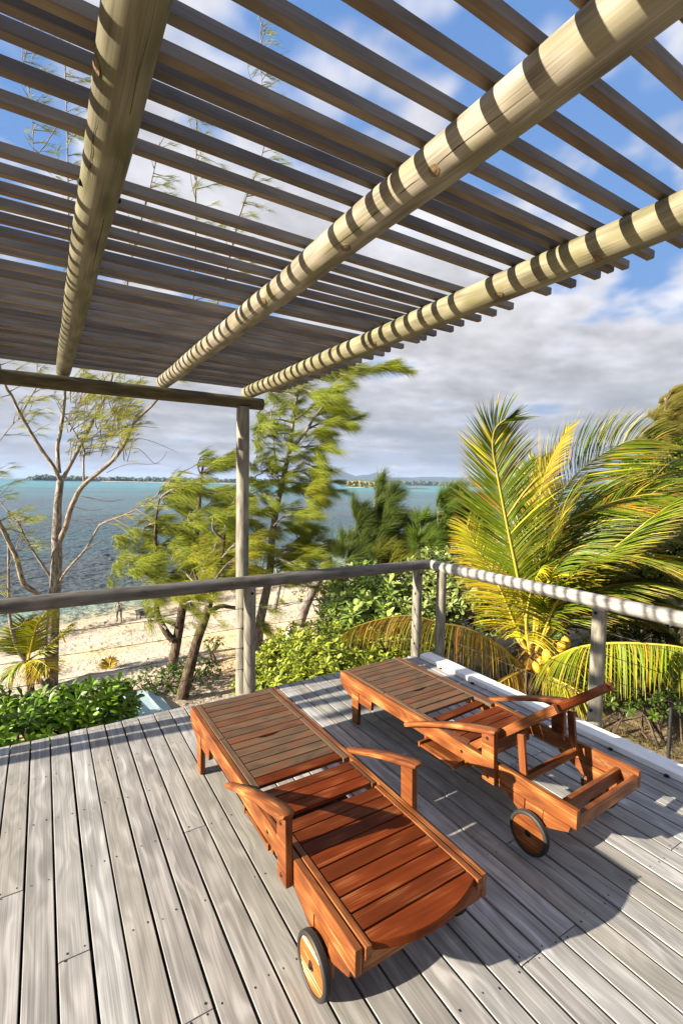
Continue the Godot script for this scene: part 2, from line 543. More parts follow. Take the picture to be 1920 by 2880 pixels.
func build_ground():
	var n1 := noise(71, 0.35, 4)
	var n2 := noise(72, 1.7, 3)
	var n3 := noise(73, 0.12, 2)
	var xs := axis_steps(-300, -8, 34, 400, 0.3)
	var zs := axis_steps(-120, -48, -2, 300, 0.3)
	var mb := MB.new()
	for z in zs:
		for x in xs:
			var s := -z - 0.36 * x
			var rough := clampf((46.0 - s) / 30.0, 0.15, 1.0)
			var y := ground_y(x, z) + (n1.get_noise_2d(x, z) * 0.16 + n2.get_noise_2d(x, z) * 0.06) * rough
			var sand := Color(0.43, 0.365, 0.275)
			sand = sand.lerp(Color(0.60, 0.43, 0.23), smoothstep(0.0, 0.5, n3.get_noise_2d(x, z) + (14.0 - s) * 0.04))
			var wet := smoothstep(28.6, 31.4, s + n1.get_noise_2d(x * 0.5, z * 0.5) * 1.2)
			sand = sand.lerp(Color(0.36, 0.275, 0.17), wet * 0.8)
			var wrack := exp(-pow((s - 26.3 - 1.5 * n1.get_noise_2d(x * 0.4, 5.0)) / 1.5, 2.0)) * smoothstep(-0.25, 0.3, n2.get_noise_2d(x * 0.8, z * 0.8) + 0.15)
			sand = sand.lerp(Color(0.10, 0.065, 0.04), clampf(wrack, 0, 1) * 0.85)
			var soil := smoothstep(13.0, 7.0, s + 2.0 * n1.get_noise_2d(x + 30.0, z))
			sand = sand.lerp(Color(0.20, 0.145, 0.085), soil * 0.85)
			# the garden lawn on the right, thin dry grass
			var lawn := smoothstep(9.0, 11.5, x + n1.get_noise_2d(x, z) * 2.0) * smoothstep(9.5, 7.0, -z - 0.1 * x + n1.get_noise_2d(x + 9.0, z) * 1.5)
			sand = sand.lerp(Color(0.04, 0.05, 0.018).lerp(Color(0.17, 0.125, 0.055), smoothstep(-0.3, 0.5, n2.get_noise_2d(x * 1.5, z * 1.5))), lawn)
			mb.col = sand
			mb.vert(Vector3(x, y, z), Vector3.UP, Vector2(x, z))
	var w := xs.size()
	for j in zs.size() - 1:
		for i in w - 1:
			var a := j * w + i
			mb.quad_i(a, a + 1, a + w + 1, a + w)
	for j in zs.size():
		for i in w:
			var a := j * w + i
			var l := mb.v[a - 1] if i > 0 else mb.v[a]
			var r := mb.v[a + 1] if i < w - 1 else mb.v[a]
			var u := mb.v[a - w] if j > 0 else mb.v[a]
			var d := mb.v[a + w] if j < zs.size() - 1 else mb.v[a]
			var nn := (d - u).cross(r - l).normalized()
			mb.n[a] = nn if nn.y > 0 else -nn
	var m := plain(Color(1, 1, 1), 0.92, 0.0, true)
	var nt := noise(77, 0.02, 5)
	var im := nt.get_seamless_image(1024, 1024)
	m.heightmap_enabled = true
	m.heightmap_texture = ImageTexture.create_from_image(im)
	m.heightmap_scale = 3.5
	m.uv1_scale = Vector3(0.22, 0.22, 0.22)
	struct("ground", mb, m, "pale sand beach sloping down to the lagoon, sandy soil below the deck")

func build_sea():
	var mb := MB.new()
	var n1 := noise(81, 0.010, 4)
	var n2 := noise(82, 0.05, 3)
	var nw := noise(83, 0.42, 3)
	var c0 := Vector3(0, SEA, 0)
	var rings := []
	var d := 18.0
	while d < 20000.0:
		rings.append(d)
		d *= 1.0075 if d < 130.0 else (1.02 if d < 900.0 else 1.09)
	rings.append(20000.0)
	var cols := 360
	for r in rings:
		for k in cols + 1:
			var a := deg_to_rad(-62.0 + 164.0 * k / cols)
			var x: float = sin(a) * r
			var z: float = -cos(a) * r
			var s := -z - 0.36 * x
			var shore := s - 32.2
			# colours of the water: sandy shallows, weed beds, a pale turquoise belt before the reef
			var c := Color(0.26, 0.25, 0.16).lerp(Color(0.16, 0.23, 0.19), smoothstep(0.0, 4.0, shore))
			c = c.lerp(Color(0.06, 0.077, 0.085), smoothstep(2.5, 11.0, shore + 5.0 * n2.get_noise_2d(x, z)))
			var bed: float = n1.get_noise_2d(x * 0.55, z * 1.5)
			c = c.lerp(Color(0.05, 0.09, 0.105), smoothstep(45.0, 130.0, r + bed * 90.0) * smoothstep(-0.3, 0.3, bed + 0.1))
			c = c.lerp(Color(0.045, 0.115, 0.13), smoothstep(130.0, 300.0, r + bed * 200.0))
			c = c.lerp(Color(0.035, 0.23, 0.255), smoothstep(400.0, 720.0, r + bed * 260.0) * (1.0 - 0.65 * smoothstep(1300.0, 2000.0, r)))
			var cyan: float = smoothstep(0.05, 0.4, n1.get_noise_2d(x * 0.25 + 40.0, z * 0.7)) * smoothstep(150.0, 350.0, r)
			c = c.lerp(Color(0.05, 0.28, 0.29), cyan * 0.3)
			mb.col = c
			var amp := 0.085 * smoothstep(0.0, 6.0, shore) * (1.0 - smoothstep(80.0, 400.0, r)) + 0.012
			var y: float = SEA + amp * nw.get_noise_2d(x * 0.55 + 0.2 * z, z * 1.25 + x * 0.3) * 2.0
			if r > 500.0: y = SEA
			mb.vert(Vector3(x, y, z), Vector3.UP, Vector2(x, z))
	var w := cols + 1
	for j in rings.size() - 1:
		for i in cols:
			var a := j * w + i
			mb.quad_i(a, a + 1, a + w + 1, a + w)
	for j in rings.size():
		for i in w:
			var a := j * w + i
			var l := mb.v[a - 1] if i > 0 else mb.v[a]
			var r2 := mb.v[a + 1] if i < w - 1 else mb.v[a]
			var u := mb.v[a - w] if j > 0 else mb.v[a]
			var dd := mb.v[a + w] if j < rings.size() - 1 else mb.v[a]
			var nn := (dd - u).cross(r2 - l).normalized()
			mb.n[a] = nn if nn.y > 0 else -nn
	var m := plain(Color(1, 1, 1), 0.17, 0.0, true)
	m.metallic_specular = 0.22
	var nt := noise(87, 0.02, 5)
	var im := nt.get_seamless_image(1024, 1024)
	im.bump_map_to_normal_map(12.0)
	m.normal_enabled = true
	m.normal_texture = ImageTexture.create_from_image(im)
	m.normal_scale = 1.1
	m.uv1_scale = Vector3(0.035, 0.075, 1)
	struct("sea", mb, m, "wind-ruffled lagoon, turquoise far out and dark over weed near the beach")

func ridge(called: String, pts: Array, depth: float, dist_back: float, base: float, mat: Material, rough: float, sd: int, color: Color, label: String):
	# a hill or low island: crest heights over a run of ground points, sloping to the front and the back
	var mb := MB.new()
	var nz := noise(sd, 1.0, 4)
	var cross := [[0.0, 0.0], [0.16, 0.72], [0.5, 1.0], [0.8, 0.6], [1.0, 0.0]]
	mb.col = color
	var m := 0
	for i in pts.size() - 1:
		var a: Vector3 = pts[i]
		var b: Vector3 = pts[i + 1]
		var n := maxi(2, int(a.distance_to(b) / depth * 1.5))
		for k in n + (1 if i == pts.size() - 2 else 0):
			var q := a.lerp(b, float(k) / n)
			var away := Vector3(q.x, 0, q.z).normalized()
			for cr in cross:
				var h: float = q.y * cr[1] * (1.0 + rough * nz.get_noise_2d(m * 0.35, cr[0] * 3.0))
				var p: Vector3 = Vector3(q.x, base, q.z) + away * (dist_back * cr[0]) + Vector3.UP * h
				mb.vert(p, (Vector3.UP - away * (0.8 - 1.6 * cr[0])).normalized(), Vector2(m, cr[0]))
			m += 1
	for i in m - 1:
		for k in cross.size() - 1:
			var a2 := i * cross.size() + k
			mb.quad_i(a2, a2 + 1, a2 + cross.size() + 1, a2 + cross.size())
	struct(called, mb, mat, label)

func polar(px: float, dist: float, h: float) -> Vector3:
	# a place at a distance in a surveyed direction, with a height kept in y
	var d := at(px, 1358.0, 1.0) - EYE
	d = Vector3(d.x, 0, d.z).normalized() * dist
	return Vector3(d.x, h, d.z)

func build_far():
	var green: Material = M.vc
	ridge("hill", [polar(860, 7200, 30), polar(905, 7000, 150), polar(925, 6900, 215), polar(942, 6900, 255), polar(965, 6900, 180), polar(1000, 6900, 118), polar(1035, 6900, 150), polar(1058, 6900, 178), polar(1085, 6900, 130), polar(1120, 6900, 105), polar(1170, 7000, 120), polar(1220, 7000, 130), polar(1300, 7000, 128), polar(1420, 7100, 140), polar(1600, 7300, 120), polar(1900, 7600, 90)], 90.0, 900.0, SEA - 1.0, green, 0.10, 91, Color(0.035, 0.045, 0.035), "blue jagged hills far across the lagoon")
	ridge("far_shore", [polar(660, 3300, 10), polar(760, 3300, 26), polar(900, 3300, 30), polar(1000, 3300, 34), polar(1150, 3300, 36), polar(1300, 3300, 34), polar(1500, 3300, 30), polar(1920, 3300, 30)], 18.0, 500.0, SEA - 0.4, green, 0.35, 92, Color(0.05, 0.075, 0.03), "low wooded shore in front of the hills")
	ridge("far_coast", [polar(66, 2050, 3), polar(82, 2050, 15), polar(110, 2050, 21), polar(150, 2050, 20), polar(250, 2050, 17), polar(340, 2050, 18), polar(430, 2050, 20), polar(520, 2050, 19), polar(600, 2050, 18), polar(700, 2050, 16), polar(760, 2100, 6)], 8.0, 160.0, SEA - 0.4, green, 0.6, 93, Color(0.045, 0.07, 0.03), "long low palm-grown coast on the left horizon")
	var sandm := plain(lin(0.62, 0.55, 0.44), 0.9)
	ridge("far_beach", [polar(255, 2035, 0.2), polar(300, 2030, 2.2), polar(420, 2030, 2.0), polar(520, 2030, 2.2), polar(640, 2030, 2.0), polar(760, 2035, 2.0), polar(900, 2060, 1.6), polar(935, 2060, 0.2)], 20.0, 30.0, SEA - 0.3, sandm, 0.2, 94, Color(1, 1, 1), "strip of white sand along the low coast")
	ridge("islet_beach", [polar(966, 1050, 0.2), polar(985, 1045, 0.9), polar(1005, 1045, 0.8), polar(1030, 1050, 0.2)], 8.0, 14.0, SEA - 0.2, sandm, 0.2, 95, Color(1, 1, 1), "bright sand spit of the wooded islet")
	ridge("islet", [polar(972, 1060, 0.6), polar(980, 1060, 9.0), polar(995, 1060, 13.0), polar(1020, 1060, 13.5), polar(1040, 1060, 12.5), polar(1052, 1060, 8.0), polar(1072, 1060, 5.0), polar(1082, 1060, 1.0), polar(1120, 1060, 0.9)], 5.0, 40.0, SEA - 0.2, green, 0.35, 96, Color(0.14, 0.14, 0.045), "wooded islet lying before the far shore")
	ridge("rock_bar", [polar(1140, 900, 0.2), polar(1150, 900, 2.0), polar(1170, 900, 2.6), polar(1195, 900, 1.8), polar(1215, 900, 0.3)], 4.0, 14.0, SEA - 0.1, green, 0.3, 97, Color(0.07, 0.065, 0.05), "dark bar of coral rock right of the islet")
	# crowns along the coast so that its skyline is trees, nobody could count them
	var blob := MB.new()
	blob.ball(Vector3.ZERO, Vector3(1, 1, 1), 5, 7)
	var bm := blob.mesh()
	var xf := []
	var co := []
	rng.seed = 400
	for i in 900:
		var px := R(74, 735)
		var p := polar(px, R(2040, 2120), 0)
		var hh := R(3.0, 7.0)
		p.y = SEA + R(5.0, 16.0) * smoothstep(66.0, 110.0, px) * (0.75 + 0.25 * sin(px * 0.06))
		xf.append(Transform3D(Basis.from_scale(Vector3(hh * 1.1, hh, hh * 1.1)), p))
		co.append(Color(0.025, 0.042, 0.018).lerp(Color(0.05, 0.062, 0.024), R(0, 1)))
	for i in 160:
		var px := R(978, 1068)
		var p := polar(px, R(1058, 1085), 0)
		var hh := R(1.6, 3.2)
		p.y = SEA + R(3.0, 13.5) * (1.0 - smoothstep(1040.0, 1075.0, px) * 0.6)
		xf.append(Transform3D(Basis.from_scale(Vector3(hh, hh, hh)), p))
		co.append(Color(0.10, 0.12, 0.03).lerp(Color(0.20, 0.17, 0.05), R(0, 1)))
	for i in 500:
		var p := polar(R(700, 1500), R(3290, 3380), 0)
		var hh := R(5.0, 11.0)
		p.y = SEA + R(8.0, 28.0)
		xf.append(Transform3D(Basis.from_scale(Vector3(hh * 1.3, hh, hh * 1.3)), p))
		co.append(Color(0.03, 0.05, 0.022).lerp(Color(0.06, 0.07, 0.03), R(0, 1)))
	var mm := many("far_woods", bm, M.vc, xf, co, self)
	mm.set_meta("label", "distant trees massed along the far shores of the lagoon")
	mm.set_meta("category", "woods")
	# rocks awash near the beach
	var spots := [[298, 1563, 1.0], [318, 1572, 0.7], [362, 1580, 1.1], [372, 1590, 0.8], [395, 1612, 0.9], [285, 1551, 0.5]]
	var names := ["low dark reef rock farthest left in the shallows", "small dark reef rock second from the left in the shallows", "biggest dark reef rock awash near the green tree", "dark reef rock just right of the biggest one", "dark reef rock nearest the beach, half hidden by foliage", "tiny dark reef rock standing farthest out"]
	for i in spots.size():
		var sp = spots[i]
		var ray := at(sp[0], sp[1], 1.0) - EYE
		var p: Vector3 = EYE + ray * ((SEA - EYE.y) / ray.y)
		var mb := MB.new()
		mb.ball(Vector3.ZERO, Vector3(0.55, 0.22, 0.4) * sp[2], 8, 12)
		var nz := noise(200 + i, 2.0, 3)
		for k in mb.v.size():
			mb.v[k] += mb.n[k] * nz.get_noise_3dv(mb.v[k]) * 0.22
		var o := single("reef_rock", mb, plain(lin(0.035, 0.035, 0.035), 0.5), names[i], "rock", "reef rocks awash in the shallows")
		o.position = p
	# moored boat
	var bt := thing("moored_boat", "small white motor boat moored out on the lagoon", "boat", Vector3(polar(1055, 106, 0).x, SEA, polar(1055, 106, 0).z), 0.9)
	var hb := MB.new()
	hb.prism(PackedVector2Array([Vector2(-2.4, 0.65), Vector2(-2.3, -0.1), Vector2(1.6, -0.1), Vector2(2.5, 0.8)]), Vector3.ZERO, Vector3.RIGHT, Vector3.UP, Vector3.BACK, -0.75, 0.75, 0.12)
	part("hull", hb, plain(lin(0.75, 0.76, 0.76), 0.4), bt)
	var cb := MB.new()
	cb.bx(Vector3(-0.2, 0.92, 0), Vector3(1.1, 0.5, 1.0), 0.08)
	part("cabin", cb, plain(lin(0.7, 0.7, 0.7), 0.4), bt)
	var eb := MB.new()
	eb.bx(Vector3(-2.45, 0.5, 0), Vector3(0.3, 0.7, 0.35), 0.06)
	part("outboard_motor", eb, plain(lin(0.03, 0.03, 0.03), 0.4), bt)

# ------------------------------------------------------------------ deck
func build_deck():
	var deck := Node3D.new()
	deck.name = numbered("deck")
	add_child(deck)
	deck.set_meta("kind", "structure")
	deck.set_meta("label", "weathered grey timber deck of long boards")
	rng.seed = 7
	var screws := MB.new()
	var joists := []
	var zj := -3.455
	while zj < 2.3:
		joists.append(zj)
		zj += 0.41
	var pitch := 0.1045
	for k in range(-9, 30):
		var x := -0.09 + pitch * (k + 0.5)
		var cuts := [-3.52 + R(-0.006, 0.006)]
		var nxt: int = rng.randi_range(2, 8)
		while nxt < joists.size() - 2:
			cuts.append(joists[nxt])
			nxt += rng.randi_range(5, 10)
		cuts.append(2.4)
		for i in cuts.size() - 1:
			var z0: float = cuts[i] + (0.0012 if i > 0 else 0.0)
			var z1: float = cuts[i + 1] - (0.0012 if i < cuts.size() - 2 else 0.0)
			var mb := MB.new()
			mb.uvo = Vector2(R(0, 1), R(0, 1))
			var wd := 0.0957 + R(-0.001, 0.001)
			if k == 29: wd -= 0.006
			mb.bx(Vector3(0, 0, 0), Vector3(wd, 0.026, z1 - z0), 0.0022, 2)
			var o := part("plank", mb, M.deck[rng.randi() % M.deck.size()], deck)
			o.position = Vector3(x + R(-0.0008, 0.0008), -0.013 + R(-0.0012, 0.0006), (z0 + z1) * 0.5)
			o.rotation.z = R(-0.004, 0.004)
		for zq in joists:
			var cut := false
			for c in cuts:
				if absf(c - zq) < 0.02 and c > -3.4: cut = true
			var zz: Array = [-0.014, 0.014] if cut else [0.0]
			for dz in zz:
				for sx in [-0.027, 0.027]:
					if R(0, 1) < 0.3: continue
					var p := Vector3(x + sx + R(-0.006, 0.006), 0.0006, zq + dz + R(-0.012, 0.012))
					var r := R(0.0028, 0.0046)
					var pts := []
					for a in 7:
						pts.append(p + Vector3(cos(TAU * a / 7.0) * r * 0.8, R(0, 0.0002), sin(TAU * a / 7.0) * r * 1.2))
					for a in range(1, 6):
						screws.flat_tri(pts[0], pts[a], pts[a + 1], Vector3.UP)
	part("screw_hole", screws, M.hole, deck, true)
	for zq in joists:
		var jb := MB.new()
		jb.bx(Vector3(1.02, -0.102, zq), Vector3(3.95, 0.15, 0.045))
		part("joist", jb, M.joist, deck)
	var so := MB.new()  # unseen panel added to keep the gaps between boards dark
	so.bx(Vector3(1.02, -0.19, -0.6), Vector3(4.0, 0.016, 5.75), 0.002, 2)
	part("added_soffit", so, M.joist, deck)
	for x in [-0.6, 1.2, 2.9]:
		var bb := MB.new()
		bb.bx(Vector3(x, -0.30, -0.5), Vector3(0.12, 0.2, 5.6))
		part("bearer", bb, M.joist, deck)
		for z in [-3.0, 0.6]:
			var pb := MB.new()
			pb.tube(PackedVector3Array([Vector3(x, -3.6, z), Vector3(x, -0.38, z)]), PackedFloat32Array([0.09, 0.09]), 12)
			part("support_post", pb, M.joist, deck)
	# white painted kerb board along the open side
	var kerb := thing("kerb_board", "white painted timber upstand along the right deck edge", "kerb")
	for seg in [[-3.43, -2.62], [-2.618, -0.6], [-0.598, 2.4]]:
		var kb := MB.new()
		kb.uvo = Vector2(R(0, 1), R(0, 1))
		kb.bx(Vector3(3.087, 0.0215, (seg[0] + seg[1]) * 0.5), Vector3(0.135, 0.041, seg[1] - seg[0]), 0.005, 2)
		part("plank", kb, M.white, kerb)
	for k in 9:
		var bl := MB.new()
		bl.lathe(Vector3(3.012, 0.004, -3.1 + k * 0.37 + R(-0.05, 0.05)), Vector3.UP, PackedVector2Array([Vector2(0, 0.014), Vector2(0.006, 0.014), Vector2(0.010, 0.006), Vector2(0.011, 0.0001)]), 8)
		part("bolt", bl, M.hole, kerb)
	var fb := MB.new()
	fb.bx(Vector3(3.10, -0.13, -0.55), Vector3(0.04, 0.22, 5.9), 0.004, 2)
	part("fascia", fb, M.white, kerb)

# ------------------------------------------------------------------ pergola and railing
func pole(mb: MB, a: Vector3, b: Vector3, r: float, sd: int, sides := 24):
	var nz := noise(sd, 1.3, 2)
	var m := maxi(2, int(a.distance_to(b) / 0.12))
	var pts := PackedVector3Array()
	var rad := PackedFloat32Array()
	var e := (b - a).normalized()
	var s := e.cross(Vector3(0.3, 0.9, 0.2)).normalized()
	for i in m + 1:
		var t := float(i) / m
		var run := t * a.distance_to(b)
		pts.append(a.lerp(b, t) + s * nz.get_noise_1d(run) * 0.004 + Vector3.UP * nz.get_noise_1d(run + 50.0) * 0.003)
		var rr := r * (1.0 + 0.03 * nz.get_noise_1d(run * 1.5 + 9.0))
		if i == 0 or i == m: rr = r * 0.97
		rad.append(rr)
	mb.uvo = Vector2(sd * 0.37, sd * 0.21)
	mb.tube(pts, rad, sides, true)

# drying cracks along a pole: narrow dark grooves that wander a little
func crack(called: String, parent: Node, axis_a: Vector3, axis_b: Vector3, r: float, ang: float, ref: Vector3, sd: int):
	var mb := MB.new()
	var nz := noise(sd, 2.5, 2)
	var d := (axis_b - axis_a).normalized()
	var e1 := ref.normalized()
	var e2 := d.cross(e1).normalized()
	var m := 24
	var pts := PackedVector3Array()
	var w := PackedFloat32Array()
	var mid := e1 * cos(ang) + e2 * sin(ang)
	for i in m + 1:
		var t := float(i) / m
		var an := ang + nz.get_noise_1d(t * 2.0) * 0.10
		pts.append(axis_a.lerp(axis_b, t) + (e1 * cos(an) + e2 * sin(an)) * (r + 0.0007))
		w.append(0.0001 + 0.0016 * sin(PI * t) * (0.6 + 0.5 * nz.get_noise_1d(t * 9.0 + 20.0)))
	mb.ribbon(pts, d.cross(mid).normalized(), w, mid)
	part(called, mb, M.hole, parent)

func build_pergola():
	rng.seed = 21
	var pg := thing("pergola", "round-pole pergola with a roof of spaced grey slats over the deck", "pergola")
	var bxs := [0.13, 0.76, 1.41, -0.50, -1.13, -1.76, -2.39, -3.0]
	var brs := [0.0455, 0.0485, 0.0505, 0.048, 0.048, 0.048, 0.048, 0.048]
	for i in bxs.size():
		var mb := MB.new()
		pole(mb, Vector3(bxs[i], 2.36, -3.75), Vector3(bxs[i], 2.36, 1.7), brs[i], 60 + i)
		var o := part("rafter_pole", mb, M.pole[[2, 1, 0][i % 3]], pg)
		if i < 3:
			o.set_meta("label", ["left round rafter pole seen from below", "middle round rafter pole striped by slat shadows", "right round rafter pole with greenish bands"][i])
	crack("drying_crack", pg, Vector3(0.13, 2.36, -0.75), Vector3(0.13, 2.36, -1.9), brs[0], -0.35, Vector3(0, -1, 0), 300)
	crack("drying_crack", pg, Vector3(0.76, 2.36, -0.5), Vector3(0.76, 2.36, -1.35), brs[1], 0.85, Vector3(0, -1, 0), 301)
	crack("drying_crack", pg, Vector3(0.76, 2.36, -1.5), Vector3(0.76, 2.36, -2.3), brs[1], 0.7, Vector3(0, -1, 0), 302)
	crack("drying_crack", pg, Vector3(0.13, 2.36, -1.05), Vector3(0.13, 2.36, -1.3), brs[0], 0.75, Vector3(0, -1, 0), 303)
	var fb := MB.new()
	pole(fb, Vector3(-4.5, 2.262, -3.63), Vector3(1.49, 2.262, -3.63), 0.047, 81)
	part("front_beam", fb, M.poleshade, pg)
	crack("drying_crack", pg, Vector3(-0.4, 2.262, -3.63), Vector3(0.5, 2.262, -3.63), 0.047, 0.9, Vector3(0, 0, 1), 304)
	for x in [1.332, -2.6]:
		var pb := MB.new()
		pole(pb, Vector3(x, -3.5, -3.63), Vector3(x, 2.225, -3.63), 0.050, 90 + int(x * 10))
		part("post", pb, M.post, pg)
	# slats: far bottom edges as measured, then a steady pitch on
	var zs := [-0.43, -0.507, -0.602, -0.70, -0.79, -0.886, -0.972, -1.014, -1.078, -1.17, -1.268, -1.456, -1.547, -1.637, -1.728, -1.819, -1.916, -2.008, -2.062, -2.20, -2.30, -2.385, -2.50, -2.60, -2.69, -2.79]
	var z := -2.88
	while z > -3.83:
		zs.append(z + R(-0.008, 0.008))
		z -= 0.093
	zs.append(-3.835)
	z = -0.335
	while z < 1.5:
		zs.append(z + R(-0.008, 0.008))
		z += 0.094
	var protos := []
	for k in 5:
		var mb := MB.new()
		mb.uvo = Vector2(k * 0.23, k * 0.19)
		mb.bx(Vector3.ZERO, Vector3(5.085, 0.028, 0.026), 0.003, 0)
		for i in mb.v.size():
			mb.c[i] = Color(1.0, 0.84, 0.64) if mb.n[i].y < -0.5 else Color(0.84, 0.87, 0.95)  # tint paints warm deck bounce on undersides, blue skylight on other faces
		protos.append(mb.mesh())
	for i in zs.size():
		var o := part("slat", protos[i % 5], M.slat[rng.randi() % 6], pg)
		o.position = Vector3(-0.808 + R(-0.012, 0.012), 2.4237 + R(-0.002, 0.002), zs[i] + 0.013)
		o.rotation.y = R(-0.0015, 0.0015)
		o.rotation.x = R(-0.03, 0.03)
	for q in [[0, -0.95, 1.15], [0, -1.6, 0.7], [1, -0.82, 0.75], [1, -1.75, 0.95], [1, -2.5, 0.6], [2, -1.2, 0.7], [2, -1.95, 0.9], [0, -2.4, 0.9], [2, -0.85, 0.5], [1, -1.2, 0.4]]:
		var an: float = q[2]
		var nrm := Vector3(-sin(an), -cos(an), 0.0)
		var kb := MB.new()
		kb.ball(Vector3.ZERO, Vector3(0.013, 0.002, 0.019), 6, 14)
		kb.ball(Vector3(0, 0.0012, 0), Vector3(0.006, 0.0018, 0.009), 6, 12)
		var kn := part("knot", kb, M.knot, pg)
		kn.transform = Transform3D(Basis(nrm.cross(Vector3.BACK), nrm, Vector3.BACK), Vector3(bxs[q[0]], 2.36, q[1]) + nrm * (brs[q[0]] - 0.0004))
	for p in [Vector3(0.088, 2.345, -1.33), Vector3(0.172, 2.345, -1.36), Vector3(1.45, 2.33, -1.02)]:
		var bl := MB.new()
		bl.ball(p, Vector3(0.008, 0.008, 0.008), 5, 8)
		part("bolt", bl, M.hole, pg)

func build_railing():
	var rl := thing("railing", "round timber railing with thin wires around the deck corner", "railing")
	var a := MB.new()
	pole(a, Vector3(-1.3, 0.872, -3.53), Vector3(3.19, 0.872, -3.53), 0.0485, 101)
	part("handrail", a, M.railshade, rl).set_meta("label", "grey front handrail facing the sea")
	var b := MB.new()
	pole(b, Vector3(3.215, 0.868, -3.525), Vector3(3.215, 0.885, 1.5), 0.0485, 102)
	part("handrail", b, M.rail, rl).set_meta("label", "sunlit right handrail striped by slat shadows")
	crack("drying_crack", rl, Vector3(3.215, 0.878, -1.6), Vector3(3.215, 0.882, -0.5), 0.0485, 0.35, Vector3(-1, 0, 0), 305)
	var k := 0
	for p in [Vector3(3.06, 0, -3.535), Vector3(3.215, 0, -3.37), Vector3(3.225, 0, -1.84), Vector3(3.225, 0, -0.05), Vector3(1.36, 0, -3.535), Vector3(-0.9, 0, -3.535)]:
		var mb := MB.new()
		pole(mb, p + Vector3(0, -0.6, 0), p + Vector3(0, 0.842, 0), 0.047, 110 + k)
		part("post", mb, M.post, rl)
		k += 1
	for p in [Vector3(3.06, 0.79, -3.482), Vector3(3.163, 0.79, -3.37), Vector3(3.173, 0.80, -1.84), Vector3(3.173, 0.12, -1.84), Vector3(1.36, 0.79, -3.482), Vector3(3.06, 0.1, -3.482)]:
		var bl := MB.new()
		bl.lathe(p, Vector3(-1, 0, 0) if p.z > -3.4 else Vector3(0, 0, 1), PackedVector2Array([Vector2(-0.004, 0.011), Vector2(0.003, 0.011), Vector2(0.006, 0.006), Vector2(0.0065, 0.0001)]), 10)
		part("bolt", bl, M.iron, rl)
	for h in [0.655, 0.50, 0.34, 0.17]:
		var w := MB.new()
		var pts := PackedVector3Array()
		var rad := PackedFloat32Array()
		for i in 13:
			var x := lerpf(-1.3, 3.06, i / 12.0)
			pts.append(Vector3(x, h - 0.006 * sin(PI * fposmod(x + 0.9, 2.2) / 2.2), -3.585))
			rad.append(0.0024)
		w.tube(pts, rad, 5, false)
		part("wire", w, M.wire, rl)
		var w2 := MB.new()
		pts.clear(); rad.clear()
		for i in 13:
			var z := lerpf(-3.37, 1.5, i / 12.0)
			pts.append(Vector3(3.275, h - 0.004 * sin(PI * fposmod(z + 3.37, 1.6) / 1.6), z))
			rad.append(0.0024)
		w2.tube(pts, rad, 5, false)
		part("wire", w2, M.wire, rl)
		for q in [Vector3(3.015, h, -3.55), Vector3(3.02, h - 0.05, -3.515), Vector3(1.315, h, -3.56), Vector3(3.262, h, -3.345), Vector3(3.262, h, -1.815)]:
			var s := MB.new()
			s.bx(q, Vector3(0.012, 0.022, 0.012), 0.002)
			part("staple", s, M.iron, rl)

